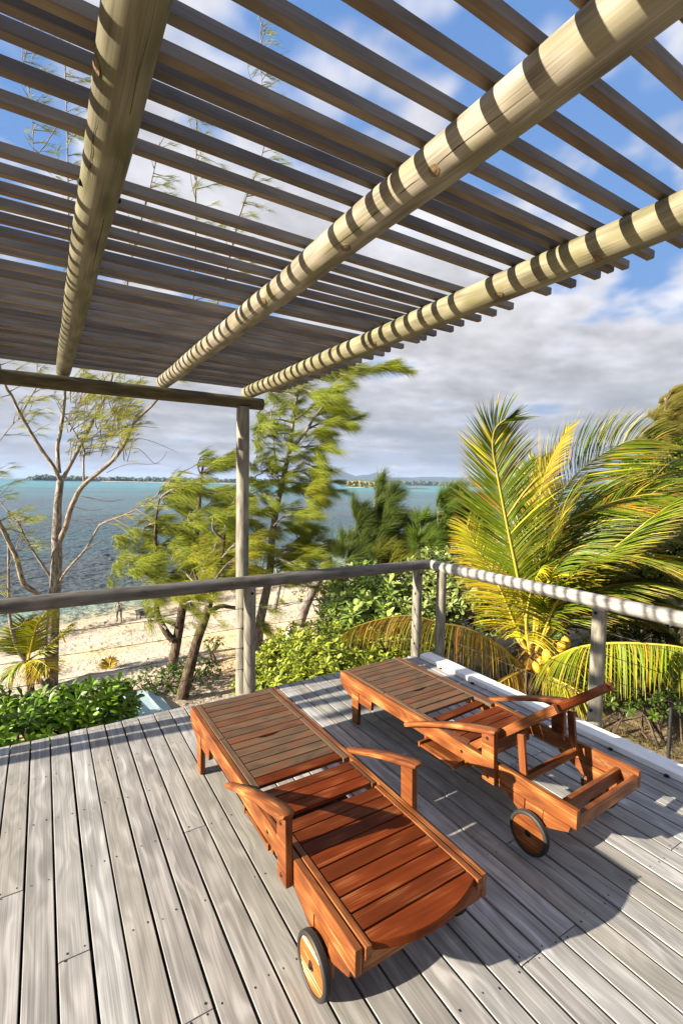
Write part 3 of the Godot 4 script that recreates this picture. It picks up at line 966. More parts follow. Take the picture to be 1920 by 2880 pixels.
# ------------------------------------------------------------------ loungers
func lounger(label: String, pos: Vector3, turn: float, raise: float, sd: int):
	rng.seed = sd
	var W := 0.55
	var t := thing("sun_lounger", label, "sun lounger", pos, turn, "wooden steamer loungers on the deck")
	var E1 := Vector3.BACK      # u, along the lounger to the wheels
	var E2 := Vector3.UP
	var E3 := Vector3.RIGHT     # w, across
	var st = M.stain
	for s in 2:
		var wf := func(w: float) -> float: return w if s == 0 else W - w
		var mb := MB.new()
		mb.uvo = Vector2(R(0, 1), R(0, 1))
		var d0: float = minf(wf.call(0.0), wf.call(0.025))
		mb.prism(PackedVector2Array([Vector2(-0.01, 0.222), Vector2(1.757, 0.222), Vector2(1.757, 0.305), Vector2(-0.01, 0.305)]), Vector3.ZERO, E1, E2, E3, d0, d0 + 0.025, 0.003)
		part("side_rail", mb, st[0], t)
		mb = MB.new()
		mb.uvo = Vector2(R(0, 1), R(0, 1))
		mb.prism(PackedVector2Array([Vector2(0.0, 0.2205), Vector2(0.03, 0.196), Vector2(0.132, 0.16), Vector2(0.352, 0.158), Vector2(0.356, 0.2205)]), Vector3.ZERO, E1, E2, E3, d0 + 0.001, d0 + 0.024, 0.002)
		part("leg_block", mb, st[1], t)
		mb = MB.new()
		mb.uvo = Vector2(R(0, 1), R(0, 1))
		var l0: float = d0 - 0.004 if s == 0 else d0 + 0.002
		mb.prism(PackedVector2Array([Vector2(0.135, 0.222), Vector2(0.218, 0.222), Vector2(0.214, 0.008), Vector2(0.205, 0.0), Vector2(0.158, 0.0), Vector2(0.147, 0.01)]), Vector3.ZERO, E1, E2, E3, l0, l0 + 0.027, 0.003)
		part("leg", mb, st[s], t)
		mb = MB.new()
		mb.uvo = Vector2(R(0, 1), R(0, 1))
		mb.prism(PackedVector2Array([Vector2(1.348, 0.2205), Vector2(1.352, 0.205), Vector2(1.44, 0.172), Vector2(1.482, 0.148), Vector2(1.508, 0.146), Vector2(1.508, 0.2205)]), Vector3.ZERO, E1, E2, E3, d0 + 0.001, d0 + 0.024, 0.002)
		part("rail_apron", mb, st[1], t)
		mb = MB.new()
		mb.uvo = Vector2(R(0, 1), R(0, 1))
		mb.prism(PackedVector2Array([Vector2(1.603, 0.2205), Vector2(1.603, 0.15), Vector2(1.64, 0.158), Vector2(1.722, 0.192), Vector2(1.73, 0.2205)]), Vector3.ZERO, E1, E2, E3, d0 + 0.001, d0 + 0.024, 0.002)
		part("rail_apron", mb, st[1], t)
		mb = MB.new()
		mb.uvo = Vector2(R(0, 1), R(0, 1))
		var b0: float = minf(wf.call(0.003), wf.call(0.03))
		mb.prism(PackedVector2Array([Vector2(1.5095, 0.2205), Vector2(1.6015, 0.2205), Vector2(1.598, 0.06), Vector2(1.512, 0.06)]), Vector3.ZERO, E1, E2, E3, b0, b0 + 0.027, 0.003)
		part("wheel_bracket", mb, st[0], t)
		# wheel
		var ow: float = wf.call(-0.036)
		var dirw := 1.0 if s == 0 else -1.0
		var wc := Vector3(ow, 0.0955, 1.553)
		var ax := Vector3(dirw, 0, 0)
		var ty := MB.new()
		ty.lathe(wc, ax, PackedVector2Array([Vector2(0.0025, 0.0795), Vector2(0.0, 0.083), Vector2(0.0, 0.089), Vector2(0.004, 0.0945), Vector2(0.009, 0.0955), Vector2(0.0095, 0.0940), Vector2(0.012, 0.0940), Vector2(0.0125, 0.0955), Vector2(0.0165, 0.0955), Vector2(0.017, 0.0940), Vector2(0.0195, 0.0940), Vector2(0.020, 0.0955), Vector2(0.025, 0.0950), Vector2(0.030, 0.089), Vector2(0.030, 0.083), Vector2(0.0275, 0.0795)]), 48)
		var wh := part("wheel", ty, M.rubber, t)
		var dk := MB.new()
		dk.lathe(wc, ax, PackedVector2Array([Vector2(0.0045, 0.0001), Vector2(0.0045, 0.078), Vector2(0.006, 0.0805), Vector2(0.024, 0.0805), Vector2(0.0255, 0.078), Vector2(0.0255, 0.0001)]), 48)
		for i in dk.v.size():
			if absf(dk.n[i].x) > 0.5:
				dk.n[i] = Vector3(-dirw if dk.v[i].x * dirw < ow * dirw + 0.015 else dirw, 0, 0)
				dk.t[i] = Vector2(dk.v[i].z / 1.6, dk.v[i].y / 0.4)
		var dm: Material = M.disc[0 if raise == 0.0 else 1]
		part("disc", dk, dm, wh)
		var hb := MB.new()
		hb.lathe(wc, ax, PackedVector2Array([Vector2(-0.004, 0.0001), Vector2(-0.003, 0.007), Vector2(0.002, 0.010), Vector2(0.0045, 0.016)]), 16)
		part("hub_bolt", hb, M.iron, wh)
		# arm: a curved board on a post
		var us := [0.715, 0.78, 0.86, 0.95, 1.05, 1.15, 1.25, 1.32, 1.352, 1.366]
		var vs := [0.243, 0.274, 0.311, 0.349, 0.390, 0.427, 0.459, 0.479, 0.486, 0.484]
		var wl := [-0.036, -0.040, -0.046, -0.050, -0.054, -0.057, -0.060, -0.060, -0.056, -0.045]
		var wr := [-0.006, -0.004, -0.002, 0.0, 0.003, 0.006, 0.008, 0.008, 0.004, -0.006]
		var am := MB.new()
		am.uvo = Vector2(R(0, 1), R(0, 1))
		var secs := []
		for i in us.size():
			var j := mini(i + 1, us.size() - 1)
			var h := maxi(i - 1, 0)
			var tg := Vector2(us[j] - us[h], vs[j] - vs[h]).normalized()
			var nn: Vector2 = Vector2(-tg.y, tg.x)
			var th := 0.022 if i < us.size() - 1 else 0.014
			var ring := []
			var ch := 0.0035
			for q in [[wl[i] + ch, 0.0, -0.5, 1.0], [wr[i] - ch, 0.0, 0.5, 1.0], [wr[i], -ch, 1.0, 0.5], [wr[i], -th + ch, 1.0, -0.5], [wr[i] - ch, -th, 0.5, -1.0], [wl[i] + ch, -th, -0.5, -1.0], [wl[i], -th + ch, -1.0, -0.5], [wl[i], -ch, -1.0, 0.5]]:
				var ww: float = q[0] if s == 0 else W - q[0]
				var pos2: Vector2 = Vector2(us[i], vs[i]) + nn * q[1]
				var n3 := (Vector3(dirw * q[2], nn.y * q[3], nn.x * q[3])).normalized()
				ring.append(am.vert(Vector3(ww, pos2.y, pos2.x), n3, Vector2(us[i] / 1.6, (q[0] - q[1]) / 0.4)))
			secs.append(ring)
		for i in secs.size() - 1:
			for k in 8:
				am.quad_i(secs[i][k], secs[i][(k + 1) % 8], secs[i + 1][(k + 1) % 8], secs[i + 1][k])
		for e in 2:
			var ring: Array = secs[0] if e == 0 else secs[secs.size() - 1]
			var nn2 := Vector3(0, 0, -1) if e == 0 else Vector3(0, 0, 1)
			var ids := []
			for q in ring:
				ids.append(am.vert(am.v[q], nn2, am.t[q] - am.uvo))
			for k in range(1, 7):
				am.tri_i(ids[0], ids[k], ids[k + 1])
		part("armrest", am, st[s], t)
		var ap := MB.new()
		ap.uvo = Vector2(R(0, 1), R(0, 1))
		var p0: float = minf(wf.call(-0.030), wf.call(-0.0015))
		ap.prism(PackedVector2Array([Vector2(1.288, 0.21), Vector2(1.362, 0.21), Vector2(1.352, 0.461), Vector2(1.276, 0.446)]), Vector3.ZERO, E1, E2, E3, p0, p0 + 0.0285, 0.003)
		part("arm_post", ap, st[1], t)
		for q in [Vector2(1.313, 0.425), Vector2(1.322, 0.235), Vector2(1.13, 0.262), Vector2(0.80, 0.262)]:
			var bo := MB.new()
			var wq: float = wf.call(-0.030) if q.x > 1.2 else wf.call(0.0)
			bo.lathe(Vector3(wq, q.y, q.x), Vector3(-dirw, 0, 0), PackedVector2Array([Vector2(0.0005, 0.009), Vector2(0.0025, 0.007), Vector2(0.003, 0.0001)]), 12)
			part("bolt", bo, M.iron, t)
		# adjustment notches cut in the inner face of the rail
		for q in [[1.543, 0.275], [1.611, 0.275], [1.679, 0.275]]:
			var nb := MB.new()
			var wi: float = wf.call(0.0262)
			var np := PackedVector3Array()
			for dd in [Vector2(0, 0), Vector2(0.018, 0.001), Vector2(0.032, -0.006), Vector2(0.05, -0.017), Vector2(0.066, -0.026)]:
				np.append(Vector3(wi, q[1] + dd.y, q[0] + dd.x))
			nb.tube(np, PackedFloat32Array([0.003, 0.0035, 0.0035, 0.0035, 0.003]), 6)
			part("notch", nb, M.worn[1], t)
		# edge strips of the foot panel and the seat
		for seg in [[-0.006, 0.442], [0.446, 0.918]]:
			var sb := MB.new()
			sb.uvo = Vector2(R(0, 1), R(0, 1))
			var sc: float = wf.call(0.043)
			sb.bx(Vector3(sc, 0.297, (seg[0] + seg[1]) * 0.5), Vector3(0.03, 0.022, seg[1] - seg[0]), 0.003, 2)
			part("panel_strip", sb, M.worn[0], t)
		var ss := MB.new()
		ss.uvo = Vector2(R(0, 1), R(0, 1))
		var sc2: float = wf.call(0.040)
		ss.bx(Vector3(sc2, 0.289, 1.045), Vector3(0.022, 0.03, 0.2), 0.003, 2)
		part("seat_strip", ss, M.worn[2], t)
	# slats of the foot panel: fourteen, one with a finger grip cut out of its edge
	var wid := [0.060, 0.490]
	for k in 14:
		if raise > 0.0 and k == 12: continue
		var u0 := -0.006 + k * 0.0655
		var u1 := u0 + 0.061
		var sb := MB.new()
		sb.uvo = Vector2(R(0, 1), R(0, 1))
		var poly := PackedVector2Array([Vector2(wid[0], u0), Vector2(wid[1], u0), Vector2(wid[1], u1), Vector2(wid[0], u1)])
		if k == 8:
			poly = PackedVector2Array([Vector2(wid[0], u0), Vector2(0.205, u0), Vector2(0.225, u0 + 0.012), Vector2(0.25, u0 + 0.018), Vector2(0.285, u0 + 0.017), Vector2(0.315, u0 + 0.008), Vector2(0.335, u0), Vector2(wid[1], u0), Vector2(wid[1], u1), Vector2(wid[0], u1)])
		sb.prism(poly, Vector3.ZERO, E3, E1, E2, 0.290, 0.306, 0.0025)
		var o := part("foot_slat", sb, M.worn[[0, 1, 0, 2][rng.randi() % 4]] if k < 13 else M.board[1], t)
		if raise > 0.0 and k == 13:
			o.rotation.y = 0.05
			o.position = Vector3(-0.045, -0.012, -0.01)
		if raise > 0.0 and k == 11:
			o.position.z = 0.006
	for k in 3:
		var sb := MB.new()
		sb.uvo = Vector2(R(0, 1), R(0, 1))
		sb.bx(Vector3(W * 0.5, 0.297, 0.978 + k * 0.064), Vector3(0.445, 0.018, 0.0605), 0.0025, 0)
		part("seat_slat", sb, M.board[rng.randi() % 3], t)
	# cross rails under the seat, at the foot and at the head
	for q in [[0.02, 0.262, 0.03, 0.05], [0.62, 0.262, 0.03, 0.05], [0.935, 0.25, 0.03, 0.045], [1.155, 0.245, 0.03, 0.05], [1.66, 0.245, 0.026, 0.065], [1.744, 0.25, 0.024, 0.062]]:
		var cb := MB.new()
		cb.uvo = Vector2(R(0, 1), R(0, 1))
		cb.bx(Vector3(W * 0.5, q[1], q[0]), Vector3(W - 0.053, q[3], q[2]), 0.003, 0)
		part("cross_rail", cb, st[1], t)
	var axle := MB.new()
	axle.tube(PackedVector3Array([Vector3(-0.03, 0.0955, 1.553), Vector3(W + 0.03, 0.0955, 1.553)]), PackedFloat32Array([0.006, 0.006]), 10)
	part("axle", axle, M.iron, t)
	# pull-out tray under the seat
	var tw0 := 0.005 if raise == 0.0 else -0.055
	var tr := MB.new()
	tr.uvo = Vector2(R(0, 1), R(0, 1))
	tr.bx(Vector3(tw0 + 0.22, 0.190, 1.0), Vector3(0.44, 0.012, 0.25), 0.002, 2)
	var tray := part("drink_tray", tr, st[1], t)
	for u in [0.872, 1.128]:
		var lp := MB.new()
		lp.bx(Vector3(tw0 + 0.22, 0.197, u), Vector3(0.45, 0.03, 0.014), 0.002, 0)
		part("lip", lp, st[0], tray)
	for u in [0.85, 1.15]:
		var rn := MB.new()
		rn.bx(Vector3(W * 0.5, 0.2, u), Vector3(W - 0.02, 0.04, 0.018), 0.002, 0)
		part("tray_runner", rn, st[0], t)
	# backrest, hinged at u 1.16
	var hinge := Vector3(0, 0.284, 1.16)
	var bk := MB.new()
	for w in [0.042, W - 0.042]:
		bk.uvo = Vector2(R(0, 1), R(0, 1))
		bk.bx(Vector3(w, 0.002, 0.305), Vector3(0.024, 0.042, 0.60), 0.003, 2)
	for u in [0.15, 0.43]:
		bk.bx(Vector3(W * 0.5, -0.008, u), Vector3(W - 0.11, 0.024, 0.03), 0.002, 0)
	var back := part("backrest", bk, st[0], t)
	back.position = hinge
	back.rotation.x = -raise
	var bw := [0.0565, W - 0.0565]
	for k in 8:
		var u0 := 0.012 + k * 0.068
		var sb := MB.new()
		sb.uvo = Vector2(R(0, 1), R(0, 1))
		sb.prism(PackedVector2Array([Vector2(bw[0], u0), Vector2(bw[1], u0), Vector2(bw[1], u0 + 0.0635), Vector2(bw[0], u0 + 0.0635)]), Vector3.ZERO, E3, E1, E2, 0.004, 0.0205, 0.0025)
		part("back_board", sb, M.board[rng.randi() % 3], back)
	var cp := PackedVector2Array([Vector2(bw[0], 0.556)])
	cp.append(Vector2(bw[1], 0.556))
	for i in 17:
		var a := 1.0 - 2.0 * i / 16.0
		cp.append(Vector2(W * 0.5 + a * (bw[1] - W * 0.5), 0.592 + 0.052 * (1.0 - a * a)))
	var eb := MB.new()
	eb.uvo = Vector2(R(0, 1), R(0, 1))
	eb.prism(cp, Vector3.ZERO, E3, E1, E2, -0.012, 0.0205, 0.003)
	part("curved_end_board", eb, M.board[0], back)
	# prop that holds the backrest up in the notches
	var prop := MB.new()
	if raise > 0.0:
		for w in [0.066, W - 0.066]:
			var a := Vector3(w, 0.475, 1.432)
			var b := Vector3(w, 0.268, 1.458)
			var y := (a - b).normalized()
			prop.uvo = Vector2(R(0, 1), R(0, 1))
			prop.box(Transform3D(Basis(Vector3.RIGHT, y, Vector3.RIGHT.cross(y)), (a + b) * 0.5), Vector3(0.02, a.distance_to(b), 0.038), 0.003, 1)
		prop.bx(Vector3(W * 0.5, 0.272, 1.462), Vector3(W - 0.056, 0.036, 0.03), 0.003, 0)
	else:
		for w in [0.07, W - 0.07]:
			prop.bx(Vector3(w, 0.248, 1.33), Vector3(0.02, 0.03, 0.24), 0.003, 2)
		prop.bx(Vector3(W * 0.5, 0.248, 1.455), Vector3(W - 0.056, 0.03, 0.03), 0.003, 0)
	part("prop_frame", prop, st[1], t)

# ------------------------------------------------------------------ plants
func needle_tuft(sd: int, count: int, length: float, width: float) -> ArrayMesh:
	# a spray of whip-thin needles streaming along +x and falling, as the wind combs them
	var r := RandomNumberGenerator.new()
	r.seed = sd
	var mb := MB.new()
	for i in count:
		var o := Vector3(r.randf_range(-0.3, 0.25), r.randf_range(-0.05, 0.05), r.randf_range(-0.05, 0.05)) * length
		var d := Vector3(1.0, r.randf_range(-0.42, 0.5), r.randf_range(-0.5, 0.5)).normalized()
		var l := length * r.randf_range(0.55, 1.1)
		var p1 := o + d * l * 0.5
		var p2 := p1 + (d + Vector3(0.25, -0.45, 0)).normalized() * l * 0.5
		var side := d.cross(Vector3(r.randf_range(-0.4, 0.4), r.randf_range(-1, 1), r.randf_range(-1, 1))).normalized()
		var g := r.randf_range(0.75, 1.2)
		mb.col = Color(g, g, g)
		mb.ribbon(PackedVector3Array([o, p1, p2]), side, PackedFloat32Array([width * 0.4, width * 0.5, width * 0.12]), side.cross(d).normalized())
	return mb.mesh()

func leaf_rosette(sd: int, count: int, length: float, width: float, up: float) -> ArrayMesh:
	# a whorl of spoon-shaped leaves round a shoot along +y
	var r := RandomNumberGenerator.new()
	r.seed = sd
	var mb := MB.new()
	for i in count:
		var a := 2.4 * i + r.randf_range(-0.2, 0.2)
		var lift := lerpf(up - 0.75, up + 0.5, float(i) / count) + r.randf_range(-0.15, 0.15)
		var h := Vector3(cos(a), 0, sin(a))
		var d := (h * cos(lift) + Vector3.UP * sin(lift)).normalized()
		var side := Vector3.UP.cross(h).normalized()
		var nn := d.cross(side).normalized()
		if nn.y < 0: nn = -nn
		var l := length * r.randf_range(0.75, 1.1)
		var o := Vector3.UP * (0.02 * length * i / count)
		var g := r.randf_range(0.8, 1.15)
		mb.col = Color(g, g, g * r.randf_range(0.7, 1.0))
		var prof := [[0.0, 0.06, 0.0], [0.35, 0.26, 0.03], [0.68, 0.5, 0.02], [0.9, 0.36, -0.05], [1.0, 0.02, -0.1]]
		var prev := []
		for q in prof:
			var c: Vector3 = o + d * l * q[0] + nn * l * q[2]
			var wv: float = q[1] * width
			var i0 := mb.vert(c - side * wv + nn * wv * 0.25, (nn - side * 0.35).normalized(), Vector2(q[0], 0))
			var i1 := mb.vert(c, nn, Vector2(q[0], 0.5))
			var i2 := mb.vert(c + side * wv + nn * wv * 0.25, (nn + side * 0.35).normalized(), Vector2(q[0], 1))
			if prev.size():
				mb.quad_i(prev[0], prev[1], i1, i0)
				mb.quad_i(prev[1], prev[2], i2, i1)
			prev = [i0, i1, i2]
	return mb.mesh()

var tufts := []
var rosettes := []
var small_leaves := []
var tuft_lift := 0.0
const WIND := Vector3(0.84, -0.10, 0.50)

func add_tuft(xf: Array, co: Array, p: Vector3, d: Vector3, s: float, c: Color):
	var b := look((d + WIND * (1.3 - tuft_lift) + Vector3.UP * tuft_lift + rdir() * 0.35).normalized(), (Vector3.UP + rdir() * 0.3).normalized())
	xf.append(Transform3D(b.scaled_local(Vector3(s, s, s)), p))
	co.append(c)

func leafcol(a: Color, b: Color) -> Color:
	var c := a.lerp(b, R(0, 1))
	var g := R(0.56, 0.92)
	return Color(c.r * g, c.g * g, c.b * g)

# twigs with tufts along a limb from t0 on; dens twigs per metre
func twigs(wood: MB, xf: Array, co: Array, pts: PackedVector3Array, t0: float, dens: float, tl: float, tper: float, ts: float, ca: Color, cb: Color, spread := 1.0):
	var total := 0.0
	for i in pts.size() - 1: total += pts[i].distance_to(pts[i + 1])
	var count := int(total * (1.0 - t0) * dens * 1.3)
	for k in count:
		var t := lerpf(t0, 1.0, (k + R(0, 1)) / maxf(1.0, count))
		var want := t * total
		var i := 0
		while i < pts.size() - 2 and want > pts[i].distance_to(pts[i + 1]):
			want -= pts[i].distance_to(pts[i + 1])
			i += 1
		var e := (pts[i + 1] - pts[i]).normalized()
		var p := pts[i] + e * want
		var out := rdir()
		out = (out - e * out.dot(e)).normalized()
		var d := (out * spread + e * R(0.2, 0.9) + WIND * 0.6 + Vector3.UP * R(-0.1, 0.4)).normalized()
		var l := tl * R(0.5, 1.15)
		var q := PackedVector3Array([p])
		var rad := PackedFloat32Array([0.010 + 0.008 * tl])
		var cur := p
		for j in 3:
			d = (d + WIND * 0.22 + rdir() * 0.22).normalized()
			cur += d * l / 3.0
			q.append(cur)
			rad.append(0.010 - 0.003 * j)
		wood.tube(q, rad, 4, false, 0.8)
		var nt := int(l * tper + R(0, 1))
		for j in nt:
			var tt := R(0.25, 1.0)
			var f := tt * 3.0
			var ii := mini(int(f), 2)
			add_tuft(xf, co, q[ii].lerp(q[ii + 1], f - ii) + rdir() * 0.05, d, ts * R(0.7, 1.25), leafcol(ca, cb))

func limb(px: Array, depth: float, drift: float) -> PackedVector3Array:
	var out := PackedVector3Array()
	for i in px.size():
		out.append(at(px[i][0], px[i][1], depth + drift * i / maxf(1.0, px.size() - 1)))
	return out

func smooth_line(p: PackedVector3Array, n := 3) -> PackedVector3Array:
	var cv := Curve3D.new()
	for i in p.size():
		var tg := Vector3.ZERO
		if i > 0 and i < p.size() - 1: tg = (p[i + 1] - p[i - 1]) / 6.0
		cv.add_point(p[i], -tg, tg)
	var out := PackedVector3Array()
	for i in p.size() - 1:
		for k in n:
			out.append(cv.sample(i, float(k) / n))
	out.append(p[p.size() - 1])
	return out

func radii(n: int, a: float, b: float) -> PackedFloat32Array:
	var r := PackedFloat32Array()
	for i in n: r.append(lerpf(a, b, float(i) / (n - 1)))
	return r

func bare_tree():
	rng.seed = 31
	var t := thing("casuarina_tree", "tall half-bare casuarina with pale forked trunk left of the pergola post", "tree")
	var wood := MB.new()
	var tw := MB.new()
	var xf := []
	var co := []
	var D := 12.8
	var ca := Color(0.36, 0.38, 0.03)
	var cb := Color(0.20, 0.27, 0.03)
	var trunk := smooth_line(limb([[144, 1935], [144, 1909], [147, 1817], [151, 1713], [157, 1648], [161, 1541], [159, 1511], [162, 1459], [163, 1413], [171, 1352]], D, 0.0))
	wood.tube(trunk, radii(trunk.size(), 0.185, 0.085), 14)
	part("trunk", wood, M.bark, t)
	var limbs := [
		[[[171, 1356], [153, 1315], [116, 1263], [77, 1199], [52, 1153], [34, 1113], [18, 1089], [0, 1031], [-25, 940]], -1.2, 0.062, 0.03, 0.35],
		[[[167, 1330], [162, 1260], [171, 1214], [181, 1138], [184, 1080], [190, 980], [196, 850], [193, 620], [190, 400], [182, 150]], 0.6, 0.065, 0.014, 0.3],
		[[[178, 1345], [220, 1266], [275, 1159], [306, 1092], [322, 1030], [345, 900], [372, 720], [420, 540], [450, 400]], 1.6, 0.06, 0.012, 0.3],
		[[[163, 1530], [184, 1486], [196, 1441], [211, 1404], [233, 1367], [275, 1331], [321, 1291], [352, 1245], [373, 1196], [401, 1165], [438, 1129], [490, 1050], [535, 900], [550, 700], [551, 480], [553, 330]], -0.8, 0.085, 0.012, 0.45],
		[[[490, 1050], [560, 960], [620, 830], [665, 640], [690, 560], [745, 400], [732, 180], [738, 60]], -0.9, 0.035, 0.009, 0.3],
		[[[165, 1642], [190, 1602], [242, 1544], [275, 1486], [291, 1471], [367, 1441], [429, 1404], [468, 1367], [520, 1320]], -1.4, 0.04, 0.008, 0.45],
		[[[144, 1624], [101, 1560], [70, 1508], [52, 1470], [20, 1440]], -1.0, 0.042, 0.012, 0.4],
		[[[147, 1735], [107, 1673], [70, 1645], [58, 1612], [46, 1566], [31, 1535], [12, 1495], [-10, 1450], [-60, 1300]], -1.5, 0.085, 0.05, 0.6],
		[[[352, 1245], [340, 1200], [325, 1170], [310, 1140], [300, 1100], [290, 1050]], -0.4, 0.022, 0.008, 0.2],
		[[[237, 1360], [235, 1300], [238, 1265], [222, 1235], [205, 1205], [190, 1180], [178, 1150]], 0.3, 0.035, 0.010, 0.25],
		[[[60, 1165], [85, 1120], [105, 1085], [110, 1040]], -0.3, 0.03, 0.012, 0.2],
		[[[0, 1410], [40, 1460], [60, 1475]], -0.3, 0.02, 0.008, 0.2],
		[[[0, 1240], [40, 1190], [80, 1160], [95, 1120]], -0.3, 0.016, 0.007, 0.1],
		[[[175, 330], [100, 440], [92, 330], [70, 180], [60, 60]], 0.3, 0.016, 0.006, 0.2]]
	for q in limbs:
		var p := smooth_line(limb(q[0], D, q[1]))
		var lb := MB.new()
		lb.tube(p, radii(p.size(), q[2] * 0.86, q[3] * 0.86), 9)
		part("limb", lb, M.barkpale, t)
		twigs(tw, xf, co, p, q[4], 5.0, 0.8, 5.0, 0.36, ca, cb)
	# the yellow-green heart of the crown beneath the beam
	for k in 85:
		var c := at(R(190, 370), R(1095, 1300), D + R(-0.8, 0.8))
		var p := PackedVector3Array([c, c + Vector3(R(-0.1, 0.3), R(0.2, 0.5), R(-0.2, 0.2)), c + Vector3(R(0.0, 0.5), R(0.4, 0.9), R(-0.3, 0.3))])
		tw.tube(p, PackedFloat32Array([0.012, 0.009, 0.005]), 4, false)
		for j in 7:
			add_tuft(xf, co, p[1].lerp(p[2], R(-0.5, 1)) + rdir() * 0.08, (p[2] - p[0]).normalized(), R(0.28, 0.42), leafcol(Color(0.46, 0.44, 0.03), Color(0.30, 0.34, 0.03)))
	# dead pale twigs reaching to the right
	for q in [[[[340, 1262], [390, 1262], [430, 1300], [452, 1304]], 0.0], [[[300, 1330], [360, 1305], [440, 1304], [470, 1270]], 0.2], [[[360, 1238], [400, 1234], [450, 1250], [500, 1273]], 0.3], [[[372, 1199], [410, 1200], [450, 1204]], 0.1], [[[228, 1395], [290, 1408], [320, 1410], [352, 1402]], -0.5], [[[210, 1425], [250, 1436], [290, 1432]], -0.4], [[[242, 1544], [290, 1520], [350, 1506], [400, 1488]], -0.6]]:
		var p := smooth_line(limb(q[0], D + q[1], 0.2))
		tw.tube(p, radii(p.size(), 0.011, 0.004), 4, false)
	part("twig", tw, M.barkpale, t, true)
	many("foliage", tufts[0], M.needle, xf, co, t)

func leaning_stem():
	var t := thing("young_tree", "thin grey leaning stem beside the half-bare casuarina trunk", "tree")
	var p := smooth_line(limb([[24, 1500], [25, 1553], [26, 1694], [31, 1755], [46, 1811], [70, 1857], [119, 1921], [140, 1960]], 12.2, 0.3))
	var mb := MB.new()
	mb.tube(p, radii(p.size(), 0.022, 0.07), 9)
	part("trunk", mb, M.bark, t)
	var tw := MB.new()
	var xf := []
	var co := []
	rng.seed = 33
	for q in [[[26, 1690], [5, 1650], [-20, 1620]], [[30, 1770], [60, 1760], [75, 1740]], [[25, 1600], [40, 1560], [60, 1520]]]:
		var l := smooth_line(limb(q, 12.2, 0.0))
		tw.tube(l, radii(l.size(), 0.015, 0.006), 5, false)
		twigs(tw, xf, co, l, 0.2, 5.0, 0.5, 5.0, 0.4, Color(0.30, 0.29, 0.03), Color(0.16, 0.2, 0.03))
	part("twig", tw, M.bark, t, true)
	many("foliage", tufts[0], M.needle, xf, co, t)

# a leafy casuarina: trunk lines, then boughs given as start, end and how full they are
func casuarina(label: String, depth: float, trunks: Array, boughs: Array, ca: Color, cb: Color, sd: int, dens: float, mat: Material, ts := 0.44):
	rng.seed = sd
	var t := thing("casuarina_tree", label, "tree")
	for q in trunks:
		var p := smooth_line(limb(q[0], depth, q[3] if q.size() > 3 else 0.0))
		var wb := MB.new()
		wb.tube(p, radii(p.size(), q[1], q[2]), 10)
		part("trunk", wb, mat, t)
	var tw := MB.new()
	var xf := []
	var co := []
	for b in boughs:
		var drift: float = R(-1.2, 1.2) if b.size() < 4 else b[3]
		var p := smooth_line(limb(b[0], depth + R(-0.5, 0.5), drift))
		tw.tube(p, radii(p.size(), 0.035, 0.008), 5, false)
		var f: float = b[1]
		var tint: float = b[2] if b.size() > 2 else 0.0
		var y := Color(0.46, 0.40, 0.02)
		twigs(tw, xf, co, p, 0.05, dens * f, 0.62, 15.0, ts, ca.lerp(y, tint), cb.lerp(y, tint * 0.7), 0.85)
		for k in int(10 * f):
			add_tuft(xf, co, p[p.size() - 1] + rdir() * 0.1, (p[p.size() - 1] - p[p.size() - 2]).normalized(), ts * R(0.8, 1.2), leafcol(ca.lerp(y, tint), cb))
	part("twig", tw, M.bark, t, true)
	many("foliage", tufts[1], M.needle, xf, co, t)

